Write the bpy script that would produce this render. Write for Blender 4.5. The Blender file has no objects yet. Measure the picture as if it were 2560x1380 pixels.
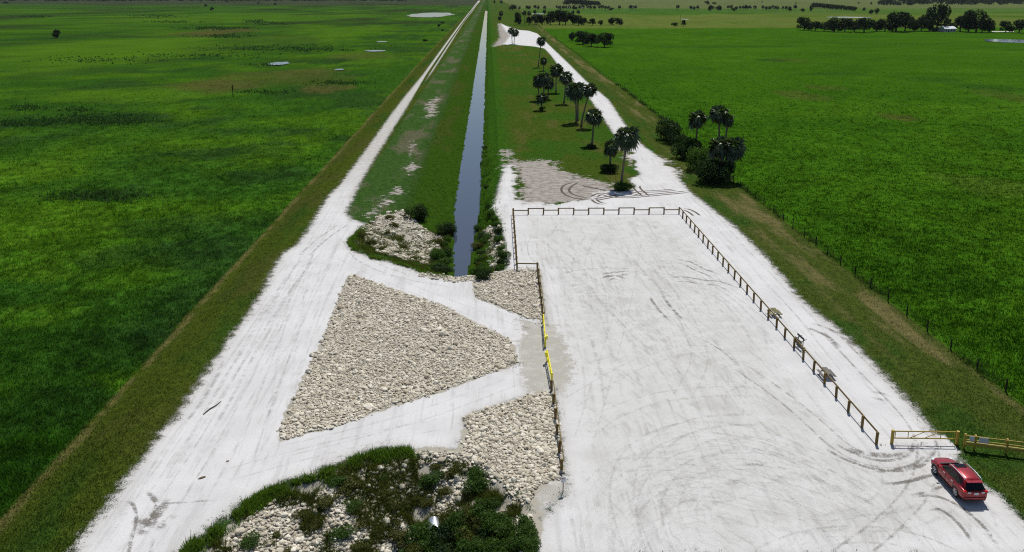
import bpy, math, random
import numpy as np
from mathutils import Vector

rng = np.random.default_rng(7)
random.seed(7)
SC = bpy.context.scene
COL = SC.collection
R = math.radians

# ------------------------------------------------------------------ camera, sky, sun, exposure
F, PU, PV = 1941.0, 1280.0, 420.0           # focal length and principal point on a 2560 x 1380 frame
CAM_H, PITCH, YAW = 35.0, R(12.69), R(1.73)
cam_data = bpy.data.cameras.new('camera')
cam_data.sensor_width = 36.0
cam_data.lens = F / 2560 * 36
cam_data.shift_y = -(690 - PV) / 2560       # the frame is the lower part of a taller picture
cam_data.clip_start, cam_data.clip_end = 0.5, 40000
cam = bpy.data.objects.new('camera', cam_data)
cam.location = (0, 0, CAM_H)
cam.rotation_euler = (math.pi / 2 - PITCH, 0, -YAW)
COL.objects.link(cam)
SC.camera = cam

SUN_EL, SUN_AZ = R(57), R(20)               # azimuth clockwise from +Y
world = bpy.data.worlds.new('World')
SC.world = world
world.use_nodes = True
wn = world.node_tree.nodes
bgn = wn['Background']
sky = wn.new('ShaderNodeTexSky')
sky.sky_type = 'NISHITA'
sky.sun_disc = False
sky.sun_elevation = SUN_EL
sky.sun_rotation = SUN_AZ
sky.air_density, sky.dust_density, sky.ozone_density = 1.0, 0.8, 2.0
world.node_tree.links.new(sky.outputs[0], bgn.inputs[0])
bgn.inputs[1].default_value = 0.075
sl = bpy.data.lights.new('sun', 'SUN')
sl.energy = 4.7
sl.angle = R(0.53)
sl.color = (1.0, 0.965, 0.91)
sun = bpy.data.objects.new('sun', sl)
sd = Vector((math.sin(SUN_AZ) * math.cos(SUN_EL), math.cos(SUN_AZ) * math.cos(SUN_EL), math.sin(SUN_EL)))
sun.rotation_euler = sd.to_track_quat('Z', 'Y').to_euler()
sun.location = (40, 80, 120)
COL.objects.link(sun)
SC.view_settings.view_transform = 'Standard'
SC.view_settings.look = 'None'
SC.view_settings.gamma = 1.0
SC.view_settings.exposure = -0.05
SC.render.engine = 'CYCLES'
SC.cycles.max_bounces = 5
SC.cycles.diffuse_bounces = 2
SC.cycles.glossy_bounces = 2
SC.cycles.transparent_max_bounces = 32
SC.cycles.volume_bounces = 0
SC.cycles.use_adaptive_sampling = True
SC.cycles.adaptive_threshold = 0.01
SC.cycles.use_denoising = False
SC.cycles.filter_width = 1.15

# ------------------------------------------------------------------ helpers
_fw = np.array([math.sin(YAW) * math.cos(PITCH), math.cos(YAW) * math.cos(PITCH), -math.sin(PITCH)])
_rt = np.array([math.cos(YAW), -math.sin(YAW), 0.0])
_up = np.cross(_rt, _fw)


def P(u, v, z=0.0):
    """survey point: where the sight line through (u, v) of the photograph meets the level z"""
    d = _fw + _rt * (u - PU) / F + _up * (PV - v) / F
    t = (z - CAM_H) / d[2]
    return (d[0] * t, d[1] * t)


def PL(pts, z=0.0):
    return np.array([P(u, v, z) for u, v in pts])


def span(px, y):
    """metres covered by px photograph pixels at forward distance y on the ground"""
    return px * (y * math.cos(PITCH) + CAM_H * math.sin(PITCH)) / F


def smooth(a, b, x):
    t = np.clip((x - a) / (b - a), 0, 1)
    return t * t * (3 - 2 * t)


def _hash(i, j, s):
    h = (i.astype(np.int64) * 374761393 + j.astype(np.int64) * 668265263 + s * 1442695041) & 0xffffffff
    h = ((h ^ (h >> 13)) * 1274126177) & 0xffffffff
    h = ((h ^ (h >> 16)) * 2246822519) & 0xffffffff
    return ((h ^ (h >> 15)) & 0xffffff) / float(0xffffff)


def vnoise(x, y, s=0):
    xi, yi = np.floor(x), np.floor(y)
    fx, fy = x - xi, y - yi
    fx, fy = fx * fx * (3 - 2 * fx), fy * fy * (3 - 2 * fy)
    a, b = _hash(xi, yi, s), _hash(xi + 1, yi, s)
    c, d = _hash(xi, yi + 1, s), _hash(xi + 1, yi + 1, s)
    return (a * (1 - fx) + b * fx) * (1 - fy) + (c * (1 - fx) + d * fx) * fy


def fbm(x, y, scale, oct=4, s=0):
    x, y = np.asarray(x, float) / scale, np.asarray(y, float) / scale
    r, a, t = 0, 1.0, 0
    for k in range(oct):
        r = r + a * vnoise(x + 17.3 * k, y - 9.1 * k, s + k)
        t += a
        a *= 0.55
        x, y = x * 2.03, y * 2.03
    return r / t


def sdf(poly, x, y):
    """signed distance to a polygon, positive inside"""
    x, y = np.asarray(x, float), np.asarray(y, float)
    d2 = np.full(x.shape, 1e18)
    ins = np.zeros(x.shape, bool)
    n = len(poly)
    for i in range(n):
        ax, ay = poly[i]
        bx, by = poly[(i + 1) % n]
        ex, ey = bx - ax, by - ay
        wx, wy = x - ax, y - ay
        t = np.clip((wx * ex + wy * ey) / (ex * ex + ey * ey + 1e-12), 0, 1)
        d2 = np.minimum(d2, (wx - ex * t) ** 2 + (wy - ey * t) ** 2)
        c = ((ay <= y) & (by > y)) | ((by <= y) & (ay > y))
        if ey != 0:
            ins ^= c & (x < ax + (y - ay) * ex / ey)
    d = np.sqrt(d2)
    return np.where(ins, d, -d)


def polyline_x(pts, y):
    p = np.array(sorted(pts, key=lambda q: q[1]))
    return np.interp(y, p[:, 1], p[:, 0])


def tag(o, label=None, cat=None, group=None, kind=None):
    if label: o['label'] = label
    if cat: o['category'] = cat
    if group: o['group'] = group
    if kind: o['kind'] = kind
    return o


def empty(name, loc=(0, 0, 0), rz=0.0, sc=1.0):
    o = bpy.data.objects.new(name, None)
    o.location = loc
    o.rotation_euler = (0, 0, rz)
    o.scale = (sc, sc, sc)
    o.empty_display_size = 0.3
    COL.objects.link(o)
    return o


def link(name, me, parent=None, loc=None, rz=None, sc=None):
    o = bpy.data.objects.new(name, me)
    if parent: o.parent = parent
    if loc is not None: o.location = loc
    if rz is not None: o.rotation_euler = (0, 0, rz)
    if sc is not None: o.scale = sc if hasattr(sc, '__len__') else (sc, sc, sc)
    COL.objects.link(o)
    return o


def copy_tree(o, parent=None):
    c = o.copy()
    COL.objects.link(c)
    if parent: c.parent = parent
    for ch in o.children:
        copy_tree(ch, c)
    return c


def np_mesh(name, V, faces, mat=None, attrs=None, smoothed=False):
    """V (n,3); faces: (m,3) or (m,4) array, or a list of lists"""
    me = bpy.data.meshes.new(name)
    V = np.asarray(V, np.float32)
    if isinstance(faces, np.ndarray):
        m, k = faces.shape
        me.vertices.add(len(V))
        me.vertices.foreach_set('co', V.ravel())
        me.loops.add(m * k)
        me.loops.foreach_set('vertex_index', faces.astype(np.int32).ravel())
        me.polygons.add(m)
        me.polygons.foreach_set('loop_start', np.arange(0, m * k, k, dtype=np.int32))
        me.polygons.foreach_set('use_smooth', np.full(m, smoothed))
        me.update(calc_edges=True)
    else:
        me.from_pydata(V.tolist(), [], faces)
        if smoothed:
            me.polygons.foreach_set('use_smooth', [True] * len(me.polygons))
        me.update()
    for an, arr in (attrs or {}).items():
        arr = np.asarray(arr, np.float32)
        if arr.ndim == 1:
            a = me.attributes.new(an, 'FLOAT', 'POINT')
            a.data.foreach_set('value', arr)
        else:
            if arr.shape[1] == 3:
                arr = np.hstack([arr, np.ones((len(arr), 1), np.float32)])
            a = me.attributes.new(an, 'FLOAT_COLOR', 'POINT')
            a.data.foreach_set('color', arr.ravel())
    if mat: me.materials.append(mat)
    return me


class MB:
    """collects boxes, tubes and lofts into one mesh"""
    def __init__(s): s.v, s.f = [], []

    def add(s, V, Fc):
        o = len(s.v)
        s.v += [tuple(map(float, p)) for p in V]
        s.f += [[i + o for i in q] for q in Fc]

    def box(s, c, d, rz=0.0, bev=0.0, rx=0.0):
        hx, hy, hz = d[0] / 2, d[1] / 2, d[2] / 2
        if bev <= 0:
            V = [(sx * hx, sy * hy, sz * hz) for sz in (-1, 1) for sx, sy in ((-1, -1), (1, -1), (1, 1), (-1, 1))]
            Fc = [(3, 2, 1, 0), (4, 5, 6, 7), (0, 1, 5, 4), (1, 2, 6, 5), (2, 3, 7, 6), (3, 0, 4, 7)]
        else:
            b = bev
            V = []
            for sz, off in ((-hz, b), (-hz + b, 0), (hz - b, 0), (hz, b)):
                for sx, sy, kx in ((-1, -1, 0), (-1, -1, 1), (1, -1, 1), (1, -1, 0), (1, 1, 0), (1, 1, 1), (-1, 1, 1), (-1, 1, 0)):
                    # octagonal ring
                    ex, ey = (hx - off, hy - off - b) if kx == 0 else (hx - off - b, hy - off)
                    V.append((sx * ex, sy * ey, sz))
            Fc = [tuple(range(7, -1, -1)), tuple(range(24, 32))]
            for r in range(3):
                for i in range(8):
                    j = (i + 1) % 8
                    Fc.append((r * 8 + i, r * 8 + j, r * 8 + 8 + j, r * 8 + 8 + i))
        ca, sa, cx, sx_ = math.cos(rz), math.sin(rz), math.cos(rx), math.sin(rx)
        W = []
        for x, y, z in V:
            y, z = y * cx - z * sx_, y * sx_ + z * cx
            W.append((c[0] + x * ca - y * sa, c[1] + x * sa + y * ca, c[2] + z))
        s.add(W, Fc)

    def tube(s, pts, rad, n=8, cap=True):
        pts = [Vector(p) for p in pts]
        rads = rad if hasattr(rad, '__len__') else [rad] * len(pts)
        V, Fc = [], []
        for i, p in enumerate(pts):
            t = (pts[min(i + 1, len(pts) - 1)] - pts[max(i - 1, 0)]).normalized()
            a = Vector((0, 0, 1)) if abs(t.z) < 0.9 else Vector((1, 0, 0))
            e1 = t.cross(a).normalized()
            e2 = t.cross(e1)
            for k in range(n):
                q = 2 * math.pi * k / n
                V.append(p + (e1 * math.cos(q) + e2 * math.sin(q)) * rads[i])
        for i in range(len(pts) - 1):
            for k in range(n):
                l = (k + 1) % n
                Fc.append((i * n + k, i * n + l, i * n + n + l, i * n + n + k))
        if cap:
            Fc.append(tuple(range(n - 1, -1, -1)))
            Fc.append(tuple(range((len(pts) - 1) * n, len(pts) * n)))
        s.add(V, Fc)

    def mesh(s, name, mat, smoothed=False):
        me = np_mesh(name, np.array(s.v), s.f, mat)
        if smoothed:
            me.polygons.foreach_set('use_smooth', [True] * len(me.polygons))
        return me


# ------------------------------------------------------------------ material helpers
class NT:
    def __init__(s, name):
        s.m = bpy.data.materials.new(name)
        s.m.use_nodes = True
        s.t = s.m.node_tree
        s.b = s.t.nodes['Principled BSDF']
        s.out = s.t.nodes['Material Output']

    def put(s, sock, val):
        if isinstance(val, bpy.types.NodeSocket):
            s.t.links.new(val, sock)
        elif val is not None:
            if hasattr(sock.default_value, '__len__') and not hasattr(val, '__len__'):
                val = (val,) * len(sock.default_value)
            if hasattr(val, '__len__') and len(val) == 3 and len(sock.default_value) == 4:
                val = (*val, 1)
            sock.default_value = val

    def n(s, typ, *ins, **props):
        nd = s.t.nodes.new(typ)
        for k, v in props.items():
            if not k.startswith('i_'):
                setattr(nd, k, v)
        for i, v in enumerate(ins):
            if v is not None:
                s.put(nd.inputs[i], v)
        for k, v in props.items():
            if k.startswith('i_'):
                s.put(nd.inputs[k[2:].replace('_', ' ')], v)
        return nd

    def math(s, op, a, b=None, c=None, clamp=False):
        nd = s.n('ShaderNodeMath', a, b, c, operation=op)
        nd.use_clamp = clamp
        return nd.outputs[0]

    def vmul(s, v, k):
        return s.n('ShaderNodeVectorMath', v, k, operation='MULTIPLY').outputs[0]

    def attr(s, name, out='Fac'):
        nd = s.n('ShaderNodeAttribute')
        nd.attribute_name = name
        return nd.outputs[out]

    def noise(s, vec, scale, detail=3.0, rough=0.55, out='Fac'):
        nd = s.n('ShaderNodeTexNoise')
        if vec is not None: s.put(nd.inputs['Vector'], vec)
        s.put(nd.inputs['Scale'], scale)
        s.put(nd.inputs['Detail'], detail)
        s.put(nd.inputs['Roughness'], rough)
        return nd.outputs[0 if out == 'Fac' else 'Color']

    def ramp(s, x, a, b):
        nd = s.n('ShaderNodeMapRange', interpolation_type='SMOOTHSTEP')
        for i, v in enumerate((x, a, b, 0.0, 1.0)):
            s.put(nd.inputs[i], v)
        return nd.outputs[0]

    def mix(s, f, a, b, mode='MIX'):
        nd = s.n('ShaderNodeMix', data_type='RGBA', blend_type=mode)
        s.put(nd.inputs[0], f)
        s.put(nd.inputs[6], a)
        s.put(nd.inputs[7], b)
        return nd.outputs[2]

    def fin(s, color=None, rough=0.8, spec=0.2, metal=0.0, bump=None, bstr=0.3, bdist=0.05):
        if color is not None: s.put(s.b.inputs['Base Color'], color)
        s.put(s.b.inputs['Roughness'], rough)
        s.put(s.b.inputs['Specular IOR Level'], spec)
        s.put(s.b.inputs['Metallic'], metal)
        if bump is not None:
            bn = s.n('ShaderNodeBump')
            bn.inputs['Strength'].default_value = bstr
            bn.inputs['Distance'].default_value = bdist
            s.t.links.new(bump, bn.inputs['Height'])
            s.t.links.new(bn.outputs[0], s.b.inputs['Normal'])
        return s.m


def simple(name, col, rough=0.7, spec=0.3, metal=0.0, var=0.25, scale=4.0, bstr=0.15):
    t = NT(name)
    tc = t.n('ShaderNodeTexCoord').outputs['Object']
    nz = t.noise(tc, scale, 4)
    c = t.mix(nz, tuple(k * (1 - var) for k in col), tuple(min(1, k * (1 + var)) for k in col))
    return t.fin(c, rough, spec, metal, nz, bstr, 0.02)

# ------------------------------------------------------------------ survey outlines (level ground, z = 0)
TRI = PL([(877, 686), (984, 725), (1098, 762), (1200, 815), (1270, 850), (1288, 878), (1291, 900), (1280, 915), (1219, 933),
          (1112, 974), (984, 1014), (850, 1061), (709, 1098), (699, 1095), (722, 1024), (772, 927), (815, 840), (850, 745)])
BED_UP = PL([(1189, 694), (1230, 684), (1290, 674), (1342, 677), (1347, 715), (1352, 760), (1357, 800), (1320, 795),
             (1270, 775), (1230, 757), (1191, 745), (1186, 725)])
BED_LOW = PL([(1161, 1044), (1193, 1031), (1287, 1004), (1354, 980), (1379, 981), (1389, 1054), (1398, 1122), (1403, 1182),
              (1384, 1199), (1347, 1216), (1324, 1249), (1290, 1235), (1210, 1160), (1149, 1132), (1156, 1108), (1167, 1071)])
ROAD = PL([(150, 1420), (180, 1380), (208, 1333), (269, 1259), (333, 1169), (363, 1135), (392, 1095), (388, 1085), (433, 1051),
           (467, 994), (484, 977), (521, 920), (534, 900), (571, 846), (621, 782), (655, 729), (689, 658), (712, 628), (739, 614),
           (773, 567), (796, 527), (820, 490), (850, 460), (917, 370), (978, 285), (1011, 242), (1058, 185), (1112, 111),
           (1152, 57), (1174, 28), (1188, 10), (1196, 1), (1201, 1), (1194, 10), (1181, 28), (1159, 57), (1125, 111), (1082, 178),
           (1038, 235), (1011, 279), (984, 322), (944, 386), (900, 460), (870, 524), (867, 532), (884, 549), (912, 558), (884, 591),
           (867, 604), (890, 628), (934, 645), (1001, 661), (1065, 685), (1135, 697), (1192, 692), (1196, 745), (1297, 793),
           (1305, 813), (1300, 850), (1275, 870), (1275, 922), (1310, 923), (1320, 964), (1334, 984), (1193, 1034), (1165, 1048),
           (1171, 1071), (1160, 1108), (1155, 1130), (1028, 1128), (1018, 1121), (951, 1121), (884, 1142), (850, 1152), (799, 1185), (739, 1195),
           (672, 1222), (605, 1263), (531, 1316), (457, 1380), (410, 1420)])
LOT = PL([(1284, 533), (1293, 662), (1343, 678), (1352, 740), (1359, 800), (1372, 900), (1382, 980), (1394, 1090), (1405, 1182), (1408, 1230),
          (1374, 1260), (1345, 1297), (1335, 1310), (1330, 1340), (1318, 1400), (2700, 1400), (2560, 1303), (2506, 1242), (2473, 1222), (2420, 1172), (2402, 1152),
          (2392, 1128), (2372, 1108), (2280, 1112), (2193, 1113), (1697, 533)])
ACCESS = PL([(1284, 533), (1697, 533), (2193, 1113), (2372, 1108), (2355, 1088), (2328, 1068), (2288, 1017), (2254, 980), (2224, 950), (2197, 920),
             (2184, 907), (2120, 840), (2046, 782), (2002, 745), (1959, 692), (1915, 641), (1868, 594), (1828, 557), (1767, 510), (1727, 480),
             (1717, 468), (1683, 425), (1638, 383), (1619, 372), (1600, 357), (1562, 309), (1522, 249), (1465, 202), (1421, 158), (1364, 104),
             (1344, 84), (1320, 76), (1287, 75), (1250, 57), (1262, 75), (1275, 90), (1262, 105), (1253, 112), (1287, 112), (1334, 116), (1361, 121), (1377, 138),
             (1404, 175), (1434, 205), (1471, 242), (1505, 292), (1532, 332), (1556, 360), (1572, 380), (1590, 425), (1600, 436), (1572, 447),
             (1585, 470), (1550, 480), (1517, 474), (1480, 492), (1400, 506), (1310, 510), (1290, 490), (1290, 430), (1278, 412), (1259, 419), (1248, 452),
             (1239, 482), (1226, 513), (1232, 527), (1250, 547), (1253, 578), (1263, 611), (1266, 655), (1266, 676), (1293, 674)])
GRIT = [PL([(1301, 798), (1355, 808), (1367, 808), (1386, 815), (1410, 853), (1419, 875), (1429, 900), (1431, 947), (1416, 970), (1389, 985),
            (1378, 982), (1355, 982), (1322, 981), (1307, 957), (1301, 915), (1286, 910), (1291, 887), (1284, 853), (1301, 853), (1306, 815)]),
        PL([(1360, 1203), (1401, 1203), (1411, 1229), (1401, 1246), (1374, 1259), (1367, 1279), (1347, 1296), (1327, 1286), (1322, 1259), (1334, 1229)]),
        PL([(1343, 675), (1352, 690), (1360, 750), (1368, 802), (1355, 802), (1347, 720)])]
SAND = [PL([(1272, 373), (1257, 378), (1262, 415), (1292, 425), (1298, 480), (1292, 508), (1330, 513), (1450, 506), (1500, 498), (1540, 490),
            (1530, 462), (1490, 450), (1462, 447), (1397, 421), (1364, 399), (1279, 404)]),
        PL([(1232, 117), (1250, 95), (1245, 58), (1290, 72), (1340, 90), (1345, 108), (1290, 110), (1255, 112)]),
        PL([(1068, 262), (1092, 240), (1100, 246), (1080, 292), (1064, 298)]),
        PL([(1018, 408), (1042, 400), (1036, 420), (1022, 434)]), PL([(975, 480), (1003, 468), (1008, 482), (990, 505), (955, 522), (925, 545), (912, 540), (950, 512)]),
        PL([(1030, 352), (1037, 350), (1030, 395), (1022, 398)]),
        PL([(1540, 345), (1600, 400), (1580, 425), (1560, 400)]), PL([(1650, 385), (1672, 392), (1700, 440), (1690, 440)])]
GAP = PL([(1150, 694), (1189, 688), (1262, 672), (1300, 668), (1350, 668), (1420, 1200), (1415, 1240), (1345, 1310), (1335, 1320), (1318, 1250), (1280, 1232), (1200, 1160), (1140, 1132), (1150, 1060), (1165, 1036), (1310, 984), (1260, 930), (1200, 880), (1255, 840), (1180, 760)])
STRIP = PL([(983, 324), (1010, 288), (1040, 232), (1068, 184), (1117, 112), (1155, 58), (1177, 28), (1193, 6), (1194, 6), (1179, 28), (1157, 58),
            (1120, 112), (1073, 184), (1046, 232), (1014, 290), (988, 326)])
CUT_N = np.array(list(map(tuple, PL([(914, 559), (884, 592), (868, 604), (891, 627), (935, 644), (1002, 660), (1066, 684), (1136, 696), (1190, 691),
                                     (1265, 675), (1265, 655), (1262, 611), (1252, 578), (1249, 547), (1231, 527)]))) +
                 [(1.9, 132.0), (2.4, 145.0), (2.5, 260.0), (2.4, 6000.0), (-14.6, 6000.0), (-14.8, 150.0)] + list(map(tuple, PL([(985, 512), (945, 545)]))))
CUT_S = np.array(list(map(tuple, PL([(457, 1381), (531, 1317), (605, 1264), (672, 1223), (739, 1197), (799, 1187), (850, 1154), (884, 1144),
                                     (951, 1123), (1018, 1123), (1028, 1130), (1149, 1133), (1210, 1162), (1290, 1237), (1324, 1250), (1333, 1310), (1328, 1345), (1318, 1400)]))) +
                 [(2.6, 20.0), (2.6, -300.0), (-24.0, -300.0), (-24.0, 30.0)])
TOE = [P(0, 1300, -1.2), P(715, 520, -1.2), P(860, 362, -1.2), P(1045, 160, -1.2), P(1130, 70, -1.2), (-38.5, 2000.0), (-38.5, 20000.0), (-34.0, -300.0)]
WIRE = [(46.8, -300.0), P(2540, 1000, -.3), P(1840, 458, -.3), P(1633, 279, -.3), P(1550, 217, -.3), P(1500, 183, -.3), P(1450, 142, -.3), P(1392, 100, -.3), P(1350, 63, -.3), (70.0, 1200.0), (60.0, 20000.0)]
WATER_X = (-6.05, -1.55)
WATER_Z = -1.9


def height(x, y):
    x, y = np.asarray(x, float), np.asarray(y, float)
    xt, xw = polyline_x(TOE, y), polyline_x(WIRE, y)
    z = -1.2 * (1 - smooth(0.0, 6.0, x - xt))
    z = z - 0.3 * smooth(-7.0, 0.5, x - xw)
    near = (x > -50) & (x < 30)
    dn, ds = np.full(x.shape, -1.0), np.full(x.shape, -1.0)
    if near.any():
        dn[near] = sdf(CUT_N, x[near], y[near])
        ds[near] = sdf(CUT_S, x[near], y[near])
    k = 0.215 + (0.285 + 0.10 * smooth(145, 120, y)) * smooth(-6.5, -2.5, x)
    z = np.where(dn > 0, np.minimum(z, -np.minimum(k * dn, 2.9) * smooth(0, 0.8, dn)), z)
    wob = fbm(y, y * 0 + 3.3, 2.2, 3, 15) - 0.5
    wl = np.interp(y, [95, 108, 118, 130, 6000], [-4.4, -5.1, -5.7, -6.05, -6.05]) + 0.7 * wob
    wr = np.interp(y, [95, 108, 118, 130, 6000], [-3.1, -2.75, -2.3, -1.6, -1.5]) + 0.7 * (fbm(y, y * 0 + 8.1, 2.6, 3, 16) - 0.5)
    wet = (x > wl) & (x < wr) & (y > 97)
    z = np.where((dn > 0) & ~wet, np.maximum(z, WATER_Z + 0.05), z)
    z = np.where((dn > 0) & wet, np.minimum(z, WATER_Z - 0.25), z)
    k2 = 0.33 + 0.12 * smooth(-8, 0, x)
    z = np.where(ds > 0, np.minimum(z, -np.minimum(k2 * ds, 2.8) * smooth(0, 0.8, ds)), z)
    # uneven growth on the two fields, gentle unevenness on the verges
    fl = smooth(0.3, -3.0, x - xt)
    fr = smooth(0.3, 3.0, x - xw)
    rough = (fbm(x, y, 1.7, 3, 11) - 0.5) * 0.85 + (fbm(x, y, 14.0, 3, 5) - 0.5) * 0.7
    z = z + fl * (rough + 0.25) + fr * (rough * 0.6 + 0.15)
    return z


def blob(x, y, u, v, ru, rv, z=-1.0):
    """soft patch centred on a survey point; ru, rv are its half sizes in photograph pixels"""
    cx, cy = P(u, v, z)
    ax = abs(P(u + ru, v, z)[0] - cx)
    ay = 0.5 * abs(P(u, v - rv, z)[1] - P(u, v + rv, z)[1])
    q = ((x - cx) / ax) ** 2 + ((y - cy) / ay) ** 2
    w = fbm(x / ax, y / ay, 0.5, 4, int(u) % 97)
    return smooth(1.25, 0.25, q + (w - 0.5) * 1.9)


def mixc(c, d, f):
    return c + (np.asarray(d) - c) * np.asarray(f)[..., None]


def tint(x, y):
    """plant colour of the ground, varied by zone and by measured patch"""
    x, y = np.asarray(x, float), np.asarray(y, float)
    xt, xw = polyline_x(TOE, y), polyline_x(WIRE, y)
    big, mid, fine = fbm(x, y, 60, 4, 1), fbm(x, y, 16, 4, 2), fbm(x, y, 4, 3, 3)
    # left wet field
    L = np.zeros(x.shape + (3,)) + np.array([0.034, 0.092, 0.014])
    L = mixc(L, [0.062, 0.136, 0.011], smooth(0.40, 0.66, 0.55 * big + 0.45 * mid))
    L = mixc(L, [0.026, 0.062, 0.020], 0.75 * smooth(0.52, 0.68, fbm(x, y, 22, 4, 9)))
    for u, v, ru, rv, f in ((60, 560, 230, 60, .8), (90, 430, 160, 30, .7), (250, 130, 330, 45, .75), (350, 235, 300, 22, .6), (150, 660, 170, 45, .7),
                            (720, 100, 200, 14, .5), (600, 45, 500, 14, .5), (300, 950, 80, 30, .5), (850, 75, 160, 16, .6), (940, 150, 90, 14, .5), (100, 790, 120, 40, .5)):
        L = mixc(L, [0.080, 0.164, 0.014], f * blob(x, y, u, v, ru, rv))
    for u, v, ru, rv, f in ((250, 292, 200, 18, .9), (60, 310, 90, 10, .8), (260, 488, 110, 16, .75), (560, 560, 240, 45, .5), (380, 640, 190, 40, .55), (130, 1010, 160, 80, .45),
                            (330, 850, 200, 50, .45), (650, 380, 120, 30, .4), (560, 120, 90, 6, .5), (380, 28, 70, 4, .8), (760, 150, 130, 8, .5), (300, 20, 200, 2, .6)):
        L = mixc(L, [0.020, 0.048, 0.018], f * blob(x, y, u, v, ru, rv))
    for u, v, ru, rv, f in ((540, 215, 130, 18, .6), (700, 195, 190, 24, .45), (820, 222, 70, 13, .75), (540, 82, 75, 12, .85), (560, 72, 60, 4, .6), (900, 140, 80, 10, .4), (780, 180, 90, 12, .4)):
        L = mixc(L, [0.098, 0.085, 0.038], f * blob(x, y, u, v, ru, rv))
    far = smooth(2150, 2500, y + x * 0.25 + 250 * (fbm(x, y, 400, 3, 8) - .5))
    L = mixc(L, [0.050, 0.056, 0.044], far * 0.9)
    L = mixc(L, [0.030, 0.045, 0.022], 0.8 * smooth(0.55, 0.66, fbm(x, y / 2.2, 90, 4, 21)) * smooth(400, 900, y))
    # right pasture
    G = np.zeros(x.shape + (3,)) + np.array([0.046, 0.118, 0.009])
    G = mixc(G, [0.058, 0.134, 0.010], smooth(0.45, 0.68, 0.5 * big + 0.5 * mid))
    G = mixc(G, [0.036, 0.100, 0.009], 0.7 * smooth(0.52, 0.7, fbm(x, y, 30, 4, 13)))
    for u, v, ru, rv, f in ((2250, 300, 60, 10, .7), (2000, 245, 60, 14, .55), (2060, 225, 50, 8, .5), (2480, 480, 120, 40, .3), (2540, 250, 60, 30, .5), (1980, 155, 60, 6, .4)):
        G = mixc(G, [0.085, 0.088, 0.030], f * blob(x, y, u, v, ru, rv))
    for u, v, ru, rv, f in ((2330, 205, 80, 8, .5), (1935, 155, 40, 4, .6), (2480, 225, 80, 14, .5), (1800, 120, 200, 3, .4), (2080, 190, 160, 4, .4)):
        G = mixc(G, [0.020, 0.060, 0.016], f * blob(x, y, u, v, ru, rv))
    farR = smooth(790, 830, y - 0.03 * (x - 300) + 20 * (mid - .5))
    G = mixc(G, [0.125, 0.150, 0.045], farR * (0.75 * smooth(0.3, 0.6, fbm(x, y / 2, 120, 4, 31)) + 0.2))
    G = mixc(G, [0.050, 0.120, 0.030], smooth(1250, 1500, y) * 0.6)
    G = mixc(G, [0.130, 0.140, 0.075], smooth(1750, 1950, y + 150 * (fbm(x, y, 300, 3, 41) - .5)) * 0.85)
    # levee slope: mown, olive, dry line along its toe
    V = np.zeros(x.shape + (3,)) + np.array([0.068, 0.092, 0.014])
    V = mixc(V, [0.078, 0.078, 0.024], 0.55 * smooth(0.45, 0.7, fbm(x, y / 2, 5, 4, 51)))
    V = mixc(V, [0.036, 0.082, 0.014], 0.8 * smooth(0.45, 0.62, fbm(x, y / 3, 7, 4, 52)) * smooth(1.2, 4.5, x - xt))
    V = mixc(V, [0.200, 0.160, 0.075], 0.55 * smooth(0.75, 0.15, np.abs(x - xt - 0.35 + 1.1 * (fine - .5))) * smooth(0.28, 0.5, fbm(x, y, 2.2, 3, 55)))
    # verge between road and canal, canal slope
    M = np.zeros(x.shape + (3,)) + np.array([0.045, 0.105, 0.022])
    M = mixc(M, [0.140, 0.135, 0.090], 0.7 * smooth(0.5, 0.66, fbm(x, y / 3, 5, 4, 61)) * smooth(-29, -20, x) * smooth(-13, -17, x))
    M = mixc(M, [0.044, 0.110, 0.010], smooth(-14.8, -12.5, x))
    M = mixc(M, [0.070, 0.105, 0.018], 0.7 * smooth(0.5, 0.62, fbm(x, y / 4, 6, 4, 63)) * smooth(-15, -13, x) * smooth(-8, -10, x))
    # verge with the palms, right mown strip
    W = np.zeros(x.shape + (3,)) + np.array([0.058, 0.098, 0.018])
    W = mixc(W, [0.040, 0.110, 0.014], smooth(7.0, 2.5, x + 4 * (mid - .5)))
    W = mixc(W, [0.110, 0.106, 0.044], 0.6 * smooth(0.52, 0.68, fbm(x, y / 5, 3.5, 4, 71)) * smooth(4, 9, x))
    W = mixc(W, [0.038, 0.105, 0.016], 0.8 * smooth(0.48, 0.62, fbm(x, y, 14, 3, 73)))
    T = np.zeros(x.shape + (3,)) + np.array([0.060, 0.090, 0.020])
    dry = smooth(0.46, 0.66, fbm(x, y / 6, 2.6, 4, 81)) * smooth(-8.5, -5.0, x - xw) * smooth(0.3, -1.5, x - xw)
    T = mixc(T, [0.190, 0.162, 0.092], 0.66 * dry)
    T = mixc(T, [0.036, 0.085, 0.016], 0.8 * smooth(0.5, 0.62, fbm(x, y / 3, 3.0, 4, 83)) * smooth(-4.5, -6.5, x - xw))
    am = np.where(x < 0, 1.0, 0.80) * (0.22 + 0.46 * smooth(330, 110, y))
    tus = (1 + am * (-0.38 + 0.76 * smooth(0.30, 0.70, fbm(x, y, 1.3, 3, 111))))[..., None]
    tus2 = (1 + am * (-0.25 + 0.5 * smooth(0.32, 0.68, fbm(x, y, 5.5, 3, 113))))[..., None]
    L, G = L * tus * tus2, G * tus * tus2
    L, G, M, W, T = L * [0.78, 0.86, 0.60], G * [0.78, 0.88, 0.62], M * [0.66, 0.62, 0.66] * (1 + 0.35 * smooth(-13, -17, x))[..., None], W * [0.82, 0.84, 0.60], T * [0.88, 0.86, 0.74]
    V = V * [0.76, 0.82, 0.75]
    c = np.where((x < xt)[..., None], L, V)
    c = mixc(c, M, smooth(-24.5, -23.5, x))
    c = mixc(c, W, smooth(-1.0, 0.5, x))
    c = mixc(c, T, smooth(-10.5, -9.5, x - xw))
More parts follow.
